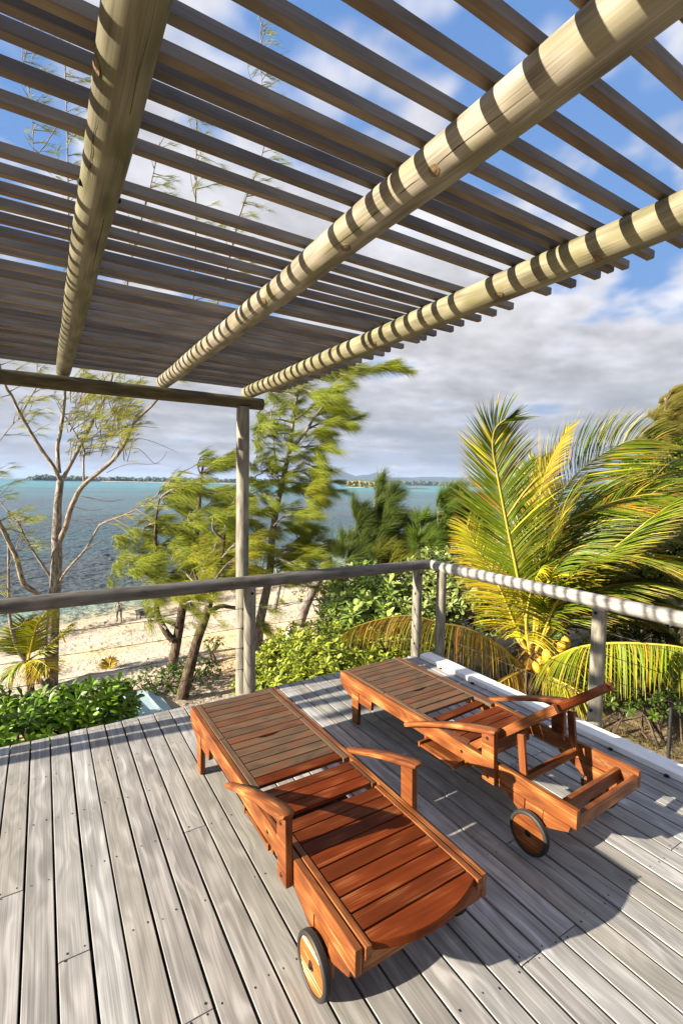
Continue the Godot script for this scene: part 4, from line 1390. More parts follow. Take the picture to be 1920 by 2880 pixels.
func build_trees():
	bare_tree()
	leaning_stem()
	var ca := Color(0.40, 0.45, 0.025)
	var cb := Color(0.19, 0.26, 0.02)
	# left of the post, farther one: two crowns, reaching the water line
	casuarina("wind-bent green casuarina with two pointed tops left of the pergola post", 12.9,
		[[[[484, 1890], [484, 1877], [502, 1779], [517, 1693], [535, 1610], [552, 1510], [560, 1420], [566, 1350], [574, 1290]], 0.16, 0.02, 0.4],
		 [[[487, 1800], [468, 1779], [444, 1730], [441, 1687], [442, 1610], [438, 1520], [440, 1450], [450, 1400]], 0.10, 0.02, -0.3]],
		[[[[572, 1330], [600, 1305], [640, 1288]], 1.0], [[[570, 1345], [555, 1310], [566, 1285]], 1.0], [[[565, 1370], [535, 1365], [525, 1380]], 0.8], [[[566, 1390], [620, 1380], [655, 1390]], 1.0], [[[560, 1440], [610, 1420], [655, 1425]], 1.0], [[[558, 1450], [535, 1440], [528, 1470]], 0.9], [[[555, 1490], [600, 1470], [650, 1470]], 1.0], [[[550, 1520], [525, 1500], [515, 1540]], 0.9], [[[545, 1540], [590, 1520], [640, 1530]], 1.0], [[[540, 1590], [590, 1570], [640, 1570]], 1.0], [[[535, 1610], [515, 1590], [505, 1600]], 0.7], [[[530, 1640], [575, 1620], [640, 1625]], 1.0],
		 [[[447, 1405], [480, 1378], [508, 1385]], 1.1], [[[442, 1440], [475, 1415], [505, 1430]], 1.0], [[[440, 1470], [410, 1480], [400, 1500]], 0.7], [[[438, 1500], [475, 1480], [505, 1495]], 1.0], [[[438, 1520], [390, 1500], [340, 1510]], 1.0], [[[438, 1560], [480, 1540], [515, 1550]], 1.0], [[[440, 1590], [390, 1570], [330, 1590]], 1.0], [[[440, 1610], [400, 1605], [370, 1608]], 1.0], [[[441, 1630], [480, 1610], [520, 1620]], 1.0], [[[441, 1660], [420, 1650], [400, 1660]], 0.7], [[[443, 1670], [480, 1655], [520, 1670]], 0.9], [[[470, 1770], [440, 1745], [420, 1750]], 0.3]],
		ca, cb, 51, 8.5, M.barkdark)
	# nearer: yellow-tipped, behind the post
	casuarina("yellow-tipped casuarina with a dark leaning trunk just behind the pergola post", 10.75,
		[[[[500, 1985], [514, 1956], [533, 1883], [554, 1803], [582, 1724], [594, 1669], [606, 1620], [625, 1560], [632, 1490]], 0.15, 0.03, 0.3],
		 [[[585, 1722], [620, 1705], [650, 1708], [690, 1712]], 0.06, 0.03, 0.3],
		 [[[594, 1669], [560, 1640], [545, 1600]], 0.05, 0.02, 0.1]],
		[[[[606, 1630], [640, 1585], [680, 1560]], 1.1, 0.8], [[[600, 1650], [570, 1600], [560, 1570]], 1.0, 0.5], [[[615, 1600], [600, 1560], [610, 1530]], 1.0, 0.5], [[[625, 1570], [660, 1530], [700, 1520]], 1.0, 0.3], [[[632, 1500], [640, 1450], [665, 1420]], 1.0, 0.1], [[[600, 1660], [650, 1640], [690, 1640]], 0.9, 0.5], [[[595, 1670], [550, 1650], [520, 1650]], 0.8, 0.3], [[[560, 1650], [530, 1620], [520, 1600]], 0.8, 0.3], [[[590, 1700], [540, 1690], [520, 1700]], 0.6, 0.1], [[[632, 1520], [600, 1490], [600, 1460]], 0.9, 0.0]],
		ca, cb, 52, 9.5, M.barkdark, 0.38)
	# the big one right of the post
	casuarina("tallest full casuarina streaming to the right of the pergola post", 14.0,
		[[[[722, 1850], [725, 1822], [729, 1760], [744, 1687], [759, 1607], [766, 1500], [788, 1380], [812, 1272], [832, 1130], [850, 1050], [868, 960]], 0.17, 0.02, 0.5],
		 [[[813, 1272], [842, 1235], [864, 1208], [880, 1180], [891, 1165]], 0.06, 0.025, -0.3],
		 [[[788, 1380], [775, 1300], [762, 1150]], 0.04, 0.015, 0.5]],
		[[[[868, 1000], [930, 1040], [985, 1055], [1060, 1035], [1105, 1030]], 1.3, 0.1, -0.4], [[[850, 1060], [890, 1040], [930, 1045]], 1.3], [[[891, 1165], [930, 1110], [930, 1108]], 1.0], [[[885, 1170], [940, 1150], [938, 1150]], 1.2], [[[870, 1205], [930, 1180], [975, 1200]], 1.2], [[[850, 1225], [910, 1215], [900, 1228]], 1.2], [[[825, 1260], [890, 1255], [893, 1275]], 1.2], [[[835, 1120], [790, 1100], [760, 1110]], 1.1], [[[830, 1150], [780, 1150], [730, 1170]], 1.1], [[[825, 1190], [775, 1180], [725, 1210]], 1.1], [[[820, 1220], [780, 1220], [720, 1240]], 1.1], [[[840, 1090], [870, 1100], [900, 1115]], 1.1], [[[830, 1180], [870, 1150], [900, 1130]], 1.0], [[[812, 1280], [860, 1290], [880, 1325]], 1.2], [[[800, 1330], [860, 1330], [885, 1385]], 1.2], [[[795, 1350], [860, 1370], [885, 1415]], 0.9], [[[790, 1370], [840, 1380], [865, 1412]], 1.2, 0.3], [[[785, 1400], [730, 1380], [700, 1400]], 1.1], [[[778, 1440], [830, 1430], [850, 1470]], 1.1], [[[775, 1460], [720, 1440], [700, 1470]], 1.1], [[[768, 1500], [820, 1490], [845, 1530]], 1.1], [[[765, 1530], [720, 1510], [700, 1540]], 1.1], [[[762, 1570], [810, 1540], [862, 1505]], 1.0, 0.7], [[[760, 1600], [810, 1580], [860, 1590]], 1.0], [[[760, 1590], [830, 1560], [880, 1560]], 0.9], [[[757, 1620], [720, 1590], [700, 1600]], 0.9, 0.2], [[[805, 1300], [750, 1290], [710, 1310]], 1.1], [[[795, 1340], [740, 1330], [705, 1350]], 1.1], [[[770, 1480], [800, 1450], [840, 1450]], 1.0], [[[755, 1630], [800, 1620], [850, 1640]], 0.7], [[[745, 1680], [730, 1700], [735, 1760]], 0.5], [[[850, 1300], [900, 1325], [930, 1385]], 0.7], [[[765, 1560], [830, 1590], [905, 1600]], 0.9], [[[765, 1545], [840, 1545], [915, 1530]], 0.7, 0.3], [[[860, 1010], [820, 1010], [790, 1030]], 1.0], [[[845, 1075], [800, 1060], [770, 1075]], 1.0]],
		ca, cb, 53, 5.8, M.bark)
	casuarina("small thin casuarina standing farther down the beach right of the post", 23.3,
		[[[[773, 1720], [774, 1708], [782, 1670], [786, 1640], [776, 1600]], 0.13, 0.06]],
		[[[[786, 1640], [800, 1600], [830, 1590]], 0.8], [[[784, 1650], [800, 1650], [792, 1690]], 0.5]], ca, cb, 54, 4.0, M.bark)
	tuft_lift = 0.9
	casuarina("dark feathery casuarina bush with spiky shoots in front of the lagoon", 22.0,
		[[[[1055, 1600], [1050, 1540], [1045, 1480]], 0.15, 0.05]],
		[[[[1040, 1560], [1048, 1450], [1060, 1370]], 1.2], [[[1060, 1560], [1075, 1470], [1095, 1395]], 1.1], [[[1040, 1570], [1010, 1500], [1000, 1445]], 1.2], [[[1030, 1580], [990, 1540], [965, 1520]], 1.2], [[[1060, 1580], [1100, 1530], [1150, 1500]], 1.2], [[[1050, 1570], [1080, 1510], [1120, 1470]], 1.1], [[[1020, 1590], [980, 1580], [960, 1560]], 1.2], [[[1070, 1590], [1120, 1570], [1160, 1550]], 1.2], [[[1030, 1600], [1040, 1570], [1060, 1540]], 1.2, 0.3], [[[1060, 1610], [1100, 1590], [1140, 1600]], 1.0, 0.4], [[[1000, 1610], [1030, 1590], [1060, 1590]], 1.0]],
		Color(0.13, 0.18, 0.02), Color(0.06, 0.10, 0.015), 55, 8.0, M.barkdark, 0.8)
	casuarina("rounded dark green casuarina bush beside the palm", 20.0,
		[[[[1250, 1560], [1250, 1500], [1255, 1450]], 0.15, 0.05]],
		[[[[1240, 1540], [1200, 1490], [1175, 1470]], 1.4], [[[1240, 1530], [1230, 1460], [1235, 1415]], 1.4], [[[1250, 1530], [1270, 1450], [1290, 1405]], 1.4], [[[1260, 1530], [1310, 1470], [1350, 1440]], 1.4], [[[1240, 1550], [1190, 1530], [1165, 1520]], 1.4], [[[1260, 1540], [1310, 1520], [1350, 1500]], 1.3], [[[1250, 1520], [1250, 1450], [1262, 1400]], 1.4], [[[1230, 1560], [1200, 1545], [1180, 1545]], 1.2], [[[1260, 1500], [1290, 1440], [1330, 1420]], 1.2]],
		Color(0.17, 0.26, 0.02), Color(0.07, 0.13, 0.015), 56, 9.0, M.barkdark, 0.7)
	tuft_lift = 0.3
	casuarina("tall olive casuarina far right behind the leafy hedge", 30.0,
		[[[[1880, 1330], [1875, 1250], [1868, 1180], [1870, 1120]], 0.2, 0.05], [[[1895, 1330], [1910, 1250], [1930, 1180]], 0.2, 0.05]],
		[[[[1870, 1180], [1870, 1130], [1890, 1100]], 1.5], [[[1868, 1190], [1850, 1150], [1860, 1125]], 1.5], [[[1870, 1210], [1845, 1190], [1838, 1170]], 1.3], [[[1870, 1200], [1900, 1160], [1925, 1140]], 1.5], [[[1875, 1240], [1840, 1230], [1815, 1225]], 1.4], [[[1875, 1250], [1830, 1250], [1800, 1245]], 1.3], [[[1880, 1240], [1910, 1220], [1940, 1210]], 1.5], [[[1875, 1260], [1850, 1240], [1835, 1215]], 1.3], [[[1880, 1270], [1830, 1270], [1805, 1265]], 1.2], [[[1890, 1270], [1920, 1250], [1950, 1240]], 1.4], [[[1885, 1230], [1890, 1180], [1905, 1120]], 1.5], [[[1895, 1300], [1860, 1285], [1830, 1290]], 1.2]],
		Color(0.34, 0.29, 0.04), Color(0.19, 0.18, 0.03), 57, 7.0, M.bark, 0.75)
	tuft_lift = 0.0
	# cut trunk leaning out of the bushes
	var lg := thing("leaning_stump", "bare grey leaning trunk with a sawn top beside the beach", "tree")
	var p := smooth_line(limb([[832, 1790], [839, 1763], [860, 1700], [884, 1652], [905, 1610], [924, 1563]], 16.8, 0.4))
	var mb := MB.new()
	mb.tube(p, radii(p.size(), 0.20, 0.145), 12)
	part("trunk", mb, M.bark, lg)

# mounds of a big-leaved beach shrub: shoots spread through an uneven dome
func shrub(label: String, group: String, blobs: Array, dens: float, size: float, ca: Color, cb: Color, sd: int, meshes: Array, mat: Material):
	rng.seed = sd
	var t := thing("beach_shrub", label, "shrub", Vector3.ZERO, 0.0, group)
	var wood := MB.new()
	var nz := noise(sd, 0.9, 3)
	var xs := [[], []]
	var cs := [[], []]
	for b in blobs:
		var c: Vector3 = b[0]
		var r: Vector3 = b[1]
		var n := int(dens * (r.x * r.z + r.x * r.y + r.y * r.z) * 3.3)
		for k in n:
			var d := rdir()
			if d.y < -0.25: d.y = -d.y
			var f := 1.0 + 0.30 * nz.get_noise_3dv((c + d * 2.0)) - pow(R(0, 1), 2.2) * 0.38
			var p := c + d * r * f
			if p.y < ground_y(p.x, p.z) + 0.05: continue
			if p.z > -3.75 and p.x < 3.4 and p.y > -0.6: continue
			var nn := (d / r).normalized()
			var ax := (nn * 0.7 + Vector3.UP * 0.75 + rdir() * 0.35 + WIND * 0.15).normalized()
			var bs := Basis(Vector3.UP.cross(ax).normalized() if absf(ax.y) < 0.99 else Vector3.RIGHT, ax, Vector3.ZERO)
			bs.z = bs.x.cross(bs.y)
			bs = bs.rotated(ax, R(0, TAU))
			var s := size * R(0.7, 1.25)
			var w := rng.randi() % 2
			xs[w].append(Transform3D(bs.scaled_local(Vector3(s, s, s)), p))
			cs[w].append(leafcol(ca, cb))
			if R(0, 1) < 0.09:
				var q := c + (p - c) * R(0.3, 0.6) - Vector3.UP * 0.15
				wood.tube(PackedVector3Array([q, q.lerp(p, 0.5) + rdir() * 0.06, p]), PackedFloat32Array([0.016, 0.012, 0.006]), 4, false)
		for k in 4:
			var foot := Vector3(c.x + R(-0.4, 0.4) * r.x, 0, c.z + R(-0.4, 0.4) * r.z)
			foot.y = ground_y(foot.x, foot.z) - 0.05
			var top := c + rdir() * r * 0.7
			wood.tube(PackedVector3Array([foot, foot.lerp(top, 0.5) + rdir() * 0.15, top]), PackedFloat32Array([0.03, 0.022, 0.01]), 5, false)
	part("stem", wood, M.barkdark, t, true)
	for w in 2:
		many("foliage", meshes[w], mat, xs[w], cs[w], t)

func build_shrubs():
	var g := "broad-leaved beach shrubs below the deck"
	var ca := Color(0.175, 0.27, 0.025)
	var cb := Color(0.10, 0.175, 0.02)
	var S := rosettes
	shrub("bright green glossy shrub close below the left deck edge", g, [[at(50, 2100, 7.8), Vector3(1.1, 0.65, 0.8)], [at(235, 2035, 8.5), Vector3(0.95, 0.68, 0.8)], [at(-80, 2070, 8.4), Vector3(0.9, 0.7, 0.9)]], 20.0, 1.25, Color(0.19, 0.32, 0.02), Color(0.09, 0.19, 0.015), 61, S, M.leaf)
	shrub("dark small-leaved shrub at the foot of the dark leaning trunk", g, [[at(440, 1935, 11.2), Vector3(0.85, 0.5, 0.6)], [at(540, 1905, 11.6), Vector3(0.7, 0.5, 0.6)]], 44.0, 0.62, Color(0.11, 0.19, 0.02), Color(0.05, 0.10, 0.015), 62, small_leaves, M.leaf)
	shrub("yellow-green shrub bank just behind the front deck edge right of the post", g, [[at(840, 1960, 8.6), Vector3(1.0, 0.65, 0.9)], [at(960, 1900, 9.2), Vector3(1.2, 0.75, 1.0)], [at(745, 1950, 8.9), Vector3(0.6, 0.5, 0.6)], [at(1100, 1900, 9.4), Vector3(1.1, 0.7, 1.0)], [at(880, 1850, 10.2), Vector3(1.1, 0.7, 0.9)], [at(800, 1880, 9.9), Vector3(0.7, 0.5, 0.7)]], 30.0, 0.88, Color(0.40, 0.45, 0.06), Color(0.23, 0.30, 0.03), 63, S, M.leaf)
	shrub("silvery green large-leaved shrub behind the left corner post", g, [[at(1010, 1775, 11.6), Vector3(0.95, 0.8, 0.9)], [at(1090, 1730, 12.4), Vector3(1.2, 1.0, 1.0)], [at(985, 1735, 13.0), Vector3(0.85, 0.6, 0.8)], [at(1020, 1660, 14.5), Vector3(1.2, 0.8, 1.0)], [at(1130, 1800, 11.0), Vector3(1.0, 0.7, 0.9)]], 18.0, 1.55, Color(0.36, 0.46, 0.12), Color(0.18, 0.28, 0.05), 64, S, M.leaf)
	shrub("tall pale-leaved shrub behind the railing corner left of the palm", g, [[at(1210, 1665, 13.0), Vector3(1.3, 1.0, 1.1)], [at(1260, 1630, 14.0), Vector3(1.3, 0.85, 1.1)], [at(1180, 1760, 11.6), Vector3(1.0, 0.8, 0.9)], [at(1300, 1720, 12.0), Vector3(1.0, 0.9, 0.9)]], 18.0, 1.35, Color(0.38, 0.43, 0.16), Color(0.18, 0.26, 0.06), 65, S, M.leaf)
	shrub("small dark shrub at the beach edge beside the leaning stump", g, [[at(900, 1672, 18.2), Vector3(1.0, 0.6, 0.8)]], 26.0, 0.75, Color(0.11, 0.17, 0.03), Color(0.05, 0.095, 0.02), 66, small_leaves, M.leaf)
	shrub("low seedling shrub alone on the sand left of the pergola post", g, [[at(600, 1815, 13.0), Vector3(0.32, 0.22, 0.28)]], 70.0, 0.5, Color(0.16, 0.25, 0.02), Color(0.10, 0.17, 0.02), 67, small_leaves, M.leaf)
	shrub("dense leafy hedge with small round leaves at the right edge", g, [[at(1840, 1460, 13.5), Vector3(1.1, 1.7, 1.2)], [at(1930, 1400, 13.5), Vector3(1.2, 1.5, 1.2)], [at(1890, 1620, 12.5), Vector3(1.3, 1.3, 1.2)], [at(1790, 1680, 12.5), Vector3(1.0, 0.9, 1.0)], [at(1800, 1350, 14.5), Vector3(0.8, 0.7, 0.8)]], 46.0, 1.15, Color(0.24, 0.29, 0.025), Color(0.10, 0.16, 0.015), 68, small_leaves, M.leaf)
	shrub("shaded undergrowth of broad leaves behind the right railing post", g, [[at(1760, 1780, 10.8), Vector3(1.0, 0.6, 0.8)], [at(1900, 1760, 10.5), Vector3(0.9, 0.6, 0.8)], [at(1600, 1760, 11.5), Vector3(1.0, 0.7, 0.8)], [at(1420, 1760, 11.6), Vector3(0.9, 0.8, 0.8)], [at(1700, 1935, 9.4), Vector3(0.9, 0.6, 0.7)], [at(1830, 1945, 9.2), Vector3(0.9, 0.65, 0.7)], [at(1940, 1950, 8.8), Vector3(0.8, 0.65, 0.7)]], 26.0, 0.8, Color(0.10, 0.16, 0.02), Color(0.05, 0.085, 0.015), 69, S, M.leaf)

func frond(called: String, parent: Node, line: PackedVector3Array, leaf: float, ca: Color, cb: Color, dead: float, wind: float, hang: float, first := 0.12, pairs := 95, face := 0.0):
	# a feather frond: midrib with two ranks of narrow folded leaflets
	var p := smooth_line(line, 6)
	var rb := MB.new()
	rb.col = Color(0.42, 0.33, 0.05).lerp(Color(0.36, 0.20, 0.05), dead)
	rb.tube(p, radii(p.size(), 0.032, 0.006), 6)
	var o := part(called, rb, M.palm, parent)
	var total := 0.0
	var acc := PackedFloat32Array([0.0])
	for i in p.size() - 1:
		total += p[i].distance_to(p[i + 1])
		acc.append(total)
	var mb := MB.new()
	pairs = int(pairs * 1.3)
	for k in pairs:
		var t := lerpf(first, 0.995, float(k) / pairs)
		var want := t * total
		var i := 0
		while i < p.size() - 2 and acc[i + 1] < want: i += 1
		var q := p[i].lerp(p[i + 1], (want - acc[i]) / maxf(0.001, acc[i + 1] - acc[i]))
		var tg := (p[mini(i + 2, p.size() - 1)] - p[maxi(i - 1, 0)]).normalized()
		var plane := tg.cross(Vector3.UP)
		if plane.length() < 0.2: plane = tg.cross(vf)
		plane = plane.normalized()
		var fp := tg.cross(vf).normalized()
		if fp.dot(plane) < 0.0: fp = -fp
		plane = plane.lerp(fp, face).normalized()
		var len := leaf * (0.45 + 0.75 * sin(PI * clampf(t * 0.82 + 0.14, 0, 1))) 
		for s in [-1.0, 1.0]:
			if R(0, 1) < 0.04: continue
			var d: Vector3 = (plane * s * lerpf(1.15, 0.6, t) + tg * lerpf(0.45, 1.0, t) + Vector3.UP * 0.25 * (1.0 - hang) + rdir() * 0.07).normalized()
			var l: float = len * R(0.85, 1.1)
			var pts := PackedVector3Array([q])
			var w := PackedFloat32Array([0.006])
			var cur := q
			var wd: float = R(0.010, 0.0145)
			for j in 4:
				d = (d + WIND * wind * 0.17 + Vector3.DOWN * (0.025 + hang * 0.42) + rdir() * 0.03).normalized()
				cur += d * l * 0.25
				pts.append(cur)
				w.append([wd, wd * 0.95, wd * 0.6, 0.0012][j])
			var c := leafcol(ca, cb)
			if R(0, 1) < dead: c = leafcol(Color(0.50, 0.30, 0.03), Color(0.34, 0.15, 0.035))
			elif R(0, 1) < 0.05: c = Color(0.50, 0.40, 0.03)
			var side := d.cross(tg)
			side = (side.cross(d) + rdir() * 0.35).normalized()
			var nn := side.cross(d).normalized()
			var b := mb.v.size()
			for j in 5:
				var cc := c
				if j >= 4: cc = c.lerp(Color(0.42, 0.30, 0.06), 0.5)
				mb.col = cc
				mb.vert(pts[j] - side * w[j] + nn * w[j] * 0.5, (nn - side * 0.45).normalized(), Vector2(j * 0.25, 0))
				mb.vert(pts[j], nn, Vector2(j * 0.25, 0.5))
				mb.vert(pts[j] + side * w[j] + nn * w[j] * 0.5, (nn + side * 0.45).normalized(), Vector2(j * 0.25, 1))
			for j in 4:
				var a := b + j * 3
				mb.quad_i(a, a + 1, a + 4, a + 3)
				mb.quad_i(a + 1, a + 2, a + 5, a + 4)
	part("leaflets", mb, M.palm, o, true)

func build_palms():
	rng.seed = 77
	var D := 9.5
	var t := thing("coconut_palm", "dwarf coconut palm with yellow nuts behind the right railing", "palm tree")
	var heart := at(1495, 1845, D)
	var foot := Vector3(heart.x - 0.1, ground_y(heart.x, heart.z) - 0.1, heart.z)
	var tb := MB.new()
	tb.tube(PackedVector3Array([foot, foot.lerp(heart, 0.3) + Vector3(-0.05, 0, 0), foot.lerp(heart, 0.75), heart + Vector3(0, 0.1, 0)]), PackedFloat32Array([0.2, 0.15, 0.13, 0.11]), 14)
	part("trunk", tb, M.barkdark, t)
	var g1 := Color(0.18, 0.235, 0.012)
	var g2 := Color(0.08, 0.13, 0.010)
	var y1 := Color(0.50, 0.42, 0.02)
	var y2 := Color(0.32, 0.33, 0.02)
	var F := func(px: Array, d0: float, d1: float) -> PackedVector3Array:
		var out := PackedVector3Array()
		for i in px.size():
			out.append(at(px[i][0], px[i][1], lerpf(d0, d1, float(i) / (px.size() - 1))))
		return out
	frond("frond", t, F.call([[1494, 1835], [1472, 1720], [1452, 1610], [1425, 1480], [1396, 1330], [1384, 1255], [1392, 1205], [1420, 1180]], D, D - 1.2), 1.0, g1, g2, 0.04, 0.35, 0.05, 0.28, 135, 0.8)
	frond("frond", t, F.call([[1480, 1850], [1455, 1780], [1407, 1660], [1360, 1575], [1325, 1510], [1310, 1475]], D, D + 0.4), 0.72, y1, y2, 0.12, 0.08, 0.25, 0.2, 110, 0.9)
	frond("frond", t, F.call([[1500, 1830], [1511, 1640], [1530, 1520], [1552, 1440], [1600, 1355], [1682, 1285], [1774, 1238], [1850, 1240]], D, D + 1.2), 1.5, g1, g2, 0.06, 0.85, 0.0, 0.26, 150, 0.7)
	frond("frond", t, F.call([[1503, 1830], [1522, 1650], [1578, 1490], [1633, 1446], [1756, 1403], [1860, 1390], [1940, 1420]], D, D - 0.6), 1.1, g1, g2, 0.16, 0.85, 0.15, 0.26, 140, 0.5)
	frond("frond", t, F.call([[1505, 1835], [1540, 1700], [1640, 1600], [1740, 1530], [1840, 1450], [1930, 1395]], D, D - 1.6), 1.1, g1, g2, 0.05, 0.7, 0.15, 0.2, 135)
	frond("frond", t, F.call([[1505, 1830], [1525, 1680], [1590, 1560], [1690, 1530], [1800, 1560], [1930, 1640]], D, D - 0.9), 1.1, Color(0.15, 0.2, 0.015), Color(0.08, 0.13, 0.012), 0.10, 0.7, 0.4, 0.2, 135)
	frond("frond", t, F.call([[1505, 1835], [1520, 1700], [1600, 1610], [1720, 1600], [1850, 1680], [1940, 1760]], D, D + 0.8), 1.1, Color(0.15, 0.2, 0.015), Color(0.08, 0.13, 0.012), 0.12, 0.7, 0.4, 0.2, 135)
	frond("frond", t, F.call([[1500, 1830], [1508, 1660], [1545, 1560], [1640, 1520], [1760, 1500], [1890, 1520]], D, D + 1.6), 1.15, g1, g2, 0.08, 0.8, 0.2, 0.2, 135)
	frond("frond", t, F.call([[1520, 1868], [1562, 1848], [1624, 1822], [1715, 1809], [1823, 1811], [1920, 1822], [2020, 1860]], D, D - 3.6), 0.85, Color(0.26, 0.30, 0.02), Color(0.14, 0.20, 0.015), 0.06, 0.05, 0.95, 0.16, 90)
	frond("frond", t, F.call([[1480, 1880], [1440, 1850], [1397, 1812], [1314, 1768], [1247, 1754], [1155, 1732], [1067, 1742], [985, 1768]], D, D - 1.2), 0.72, Color(0.26, 0.24, 0.025), Color(0.16, 0.15, 0.02), 0.5, 0.08, 0.95, 0.12, 95)
	frond("frond", t, F.call([[1510, 1885], [1562, 1912], [1610, 1935], [1660, 1985]], D - 0.1, D - 0.9), 0.6, Color(0.36, 0.30, 0.02), Color(0.18, 0.2, 0.02), 0.1, 0.2, 0.4, 0.1, 45)
	frond("frond", t, F.call([[1485, 1880], [1440, 1900], [1400, 1925], [1375, 1960]], D - 0.1, D - 0.6), 0.55, Color(0.48, 0.34, 0.02), Color(0.36, 0.22, 0.03), 0.5, 0.1, 0.8, 0.2, 34)
	frond("frond", t, F.call([[1490, 1840], [1478, 1760], [1486, 1690], [1500, 1640], [1520, 1600]], D - 0.2, D - 0.6), 0.7, y1, y2, 0.1, 0.4, 0.7, 0.15, 50)
	frond("frond", t, F.call([[1502, 1830], [1512, 1650], [1505, 1500], [1520, 1380], [1550, 1290], [1600, 1200]], D, D + 0.5), 0.55, Color(0.40, 0.36, 0.02), Color(0.26, 0.22, 0.02), 0.35, 0.5, 0.1, 0.5, 60)
	for q in [[[[1500, 1830], [1505, 1690], [1500, 1560], [1490, 1440], [1490, 1350], [1510, 1290]], 1.4, 0.35, 0.9], [[[1510, 1840], [1570, 1720], [1680, 1660], [1800, 1640], [1930, 1680]], -1.2, 0.6, 1.0], [[[1508, 1830], [1560, 1640], [1680, 1540], [1800, 1480], [1930, 1470]], 2.0, 0.8, 1.1], [[[1512, 1845], [1580, 1760], [1680, 1720], [1790, 1740], [1880, 1800]], 0.9, 0.5, 0.9], [[[1506, 1835], [1540, 1680], [1620, 1580], [1730, 1480], [1850, 1330], [1900, 1290]], 2.2, 0.7, 1.0], [[[1510, 1840], [1560, 1700], [1650, 1600], [1760, 1570], [1900, 1590]], -2.2, 0.7, 1.1], [[[1510, 1845], [1570, 1740], [1660, 1690], [1770, 1680], [1930, 1720]], -0.2, 0.7, 1.0], [[[1505, 1830], [1530, 1640], [1610, 1480], [1720, 1390], [1850, 1350], [1940, 1360]], 0.2, 0.8, 1.2]]:
		frond("frond", t, F.call(q[0], D, D + q[1]), q[3], Color(0.15, 0.20, 0.015), Color(0.08, 0.13, 0.012), 0.08, q[2], 0.25, 0.2, 125)
	# leaf bases and dry fibre round the heart
	for k in 12:
		var a := TAU * k / 12.0
		var b := MB.new()
		b.col = Color(0.52, 0.36, 0.035).lerp(Color(0.30, 0.18, 0.07), R(0, 1))
		var d := Vector3(cos(a), 1.1, sin(a)).normalized()
		b.tube(PackedVector3Array([heart + Vector3(cos(a), 0, sin(a)) * 0.07 - Vector3(0, 0.18, 0), heart + d * 0.2, heart + d * R(0.4, 0.6)]), PackedFloat32Array([0.07, 0.05, 0.03]), 7)
		part("leaf_base", b, M.vc, t)
	var dry := MB.new()
	for k in 150:
		dry.col = leafcol(Color(0.42, 0.30, 0.14), Color(0.20, 0.12, 0.06))
		var p := heart + rdir() * Vector3(0.25, 0.25, 0.25)
		var d := (rdir() + Vector3.DOWN * 0.2).normalized()
		var p1 := p + d * R(0.15, 0.4)
		var p2 := p1 + (d + Vector3.DOWN * 0.9).normalized() * R(0.15, 0.4)
		dry.ribbon(PackedVector3Array([p, p1, p2]), d.cross(rdir()).normalized(), PackedFloat32Array([0.006, 0.008, 0.002]), rdir())
	part("dry_fibre", dry, M.palm, t, true)
	# nuts on their stalks
	var nuts := [[1507, 1878, 0.0], [1536, 1843, -0.1], [1534, 1884, 0.08], [1488, 1868, 0.14], [1578, 1818, 0.1], [1590, 1806, 0.25], [1520, 1860, 0.22]]
	for q in nuts:
		var c := at(q[0], q[1], D - 0.35 + q[2])
		var nb := MB.new()
		nb.ball(Vector3.ZERO, Vector3(0.088, 0.108, 0.088) * R(0.9, 1.08), 14, 18, 0.12)
		for i in nb.v.size():
			var an := atan2(nb.v[i].z, nb.v[i].x)
			nb.v[i] *= 1.0 + 0.03 * cos(3.0 * an)
		var nu := part("coconut", nb, plain(lin(0.72, 0.40, 0.025), 0.4), t)
		nu.position = c
		nu.rotation = Vector3(R(-0.5, 0.5), R(0, 3), R(-0.5, 0.5))
		var cap := MB.new()
		cap.lathe(Vector3(0, 0.098, 0), Vector3.UP, PackedVector2Array([Vector2(-0.012, 0.045), Vector2(0.004, 0.035), Vector2(0.016, 0.012), Vector2(0.03, 0.006)]), 10)
		part("stalk_cap", cap, plain(lin(0.34, 0.25, 0.06), 0.7), nu)
	for k in 26:
		var sb := MB.new()
		sb.col = Color(0.60, 0.34, 0.025)
		var a := heart + rdir() * 0.1
		var e := at(R(1430, 1600), R(1790, 1880), D - R(0.1, 0.4))
		sb.tube(PackedVector3Array([a, a.lerp(e, 0.5) + Vector3(0, 0.12, 0), e]), PackedFloat32Array([0.010, 0.007, 0.004]), 5)
		part("flower_stalk", sb, M.vc, t)
	# young palm on the beach, left
	rng.seed = 78
	var y := thing("young_palm", "young coconut palm growing on the sand left of the pale trunk", "palm tree")
	var h := at(80, 1855, 12.4)
	var yb := MB.new()
	yb.tube(PackedVector3Array([at(88, 1945, 12.4), at(84, 1900, 12.4), h]), PackedFloat32Array([0.09, 0.07, 0.06]), 9)
	part("trunk", yb, M.barkdark, y)
	var G := [[[[80, 1858], [78, 1800], [74, 1745]], 0.2, g1], [[[80, 1858], [95, 1790], [108, 1750], [132, 1722]], -0.4, y2], [[[80, 1858], [55, 1815], [20, 1800]], 0.4, g2], [[[80, 1858], [105, 1840], [135, 1815], [190, 1765]], 0.3, y2], [[[80, 1860], [110, 1858], [140, 1880]], -0.5, y1], [[[80, 1860], [50, 1870], [25, 1900]], -0.3, g1], [[[80, 1858], [60, 1790], [50, 1760]], 0.6, y2], [[[82, 1860], [100, 1880], [118, 1900]], -0.4, Color(0.4, 0.25, 0.04)]]
	for q in G:
		frond("frond", y, F.call(q[0], 12.4, 12.4 + q[1]), 0.55, q[2], g2.lerp(q[2], 0.5), 0.06, 0.3, 0.25, 0.15, 40)
	var s := thing("palm_seedling", "tiny yellow palm seedling alone on the open sand", "seedling")
	var sbm := MB.new()
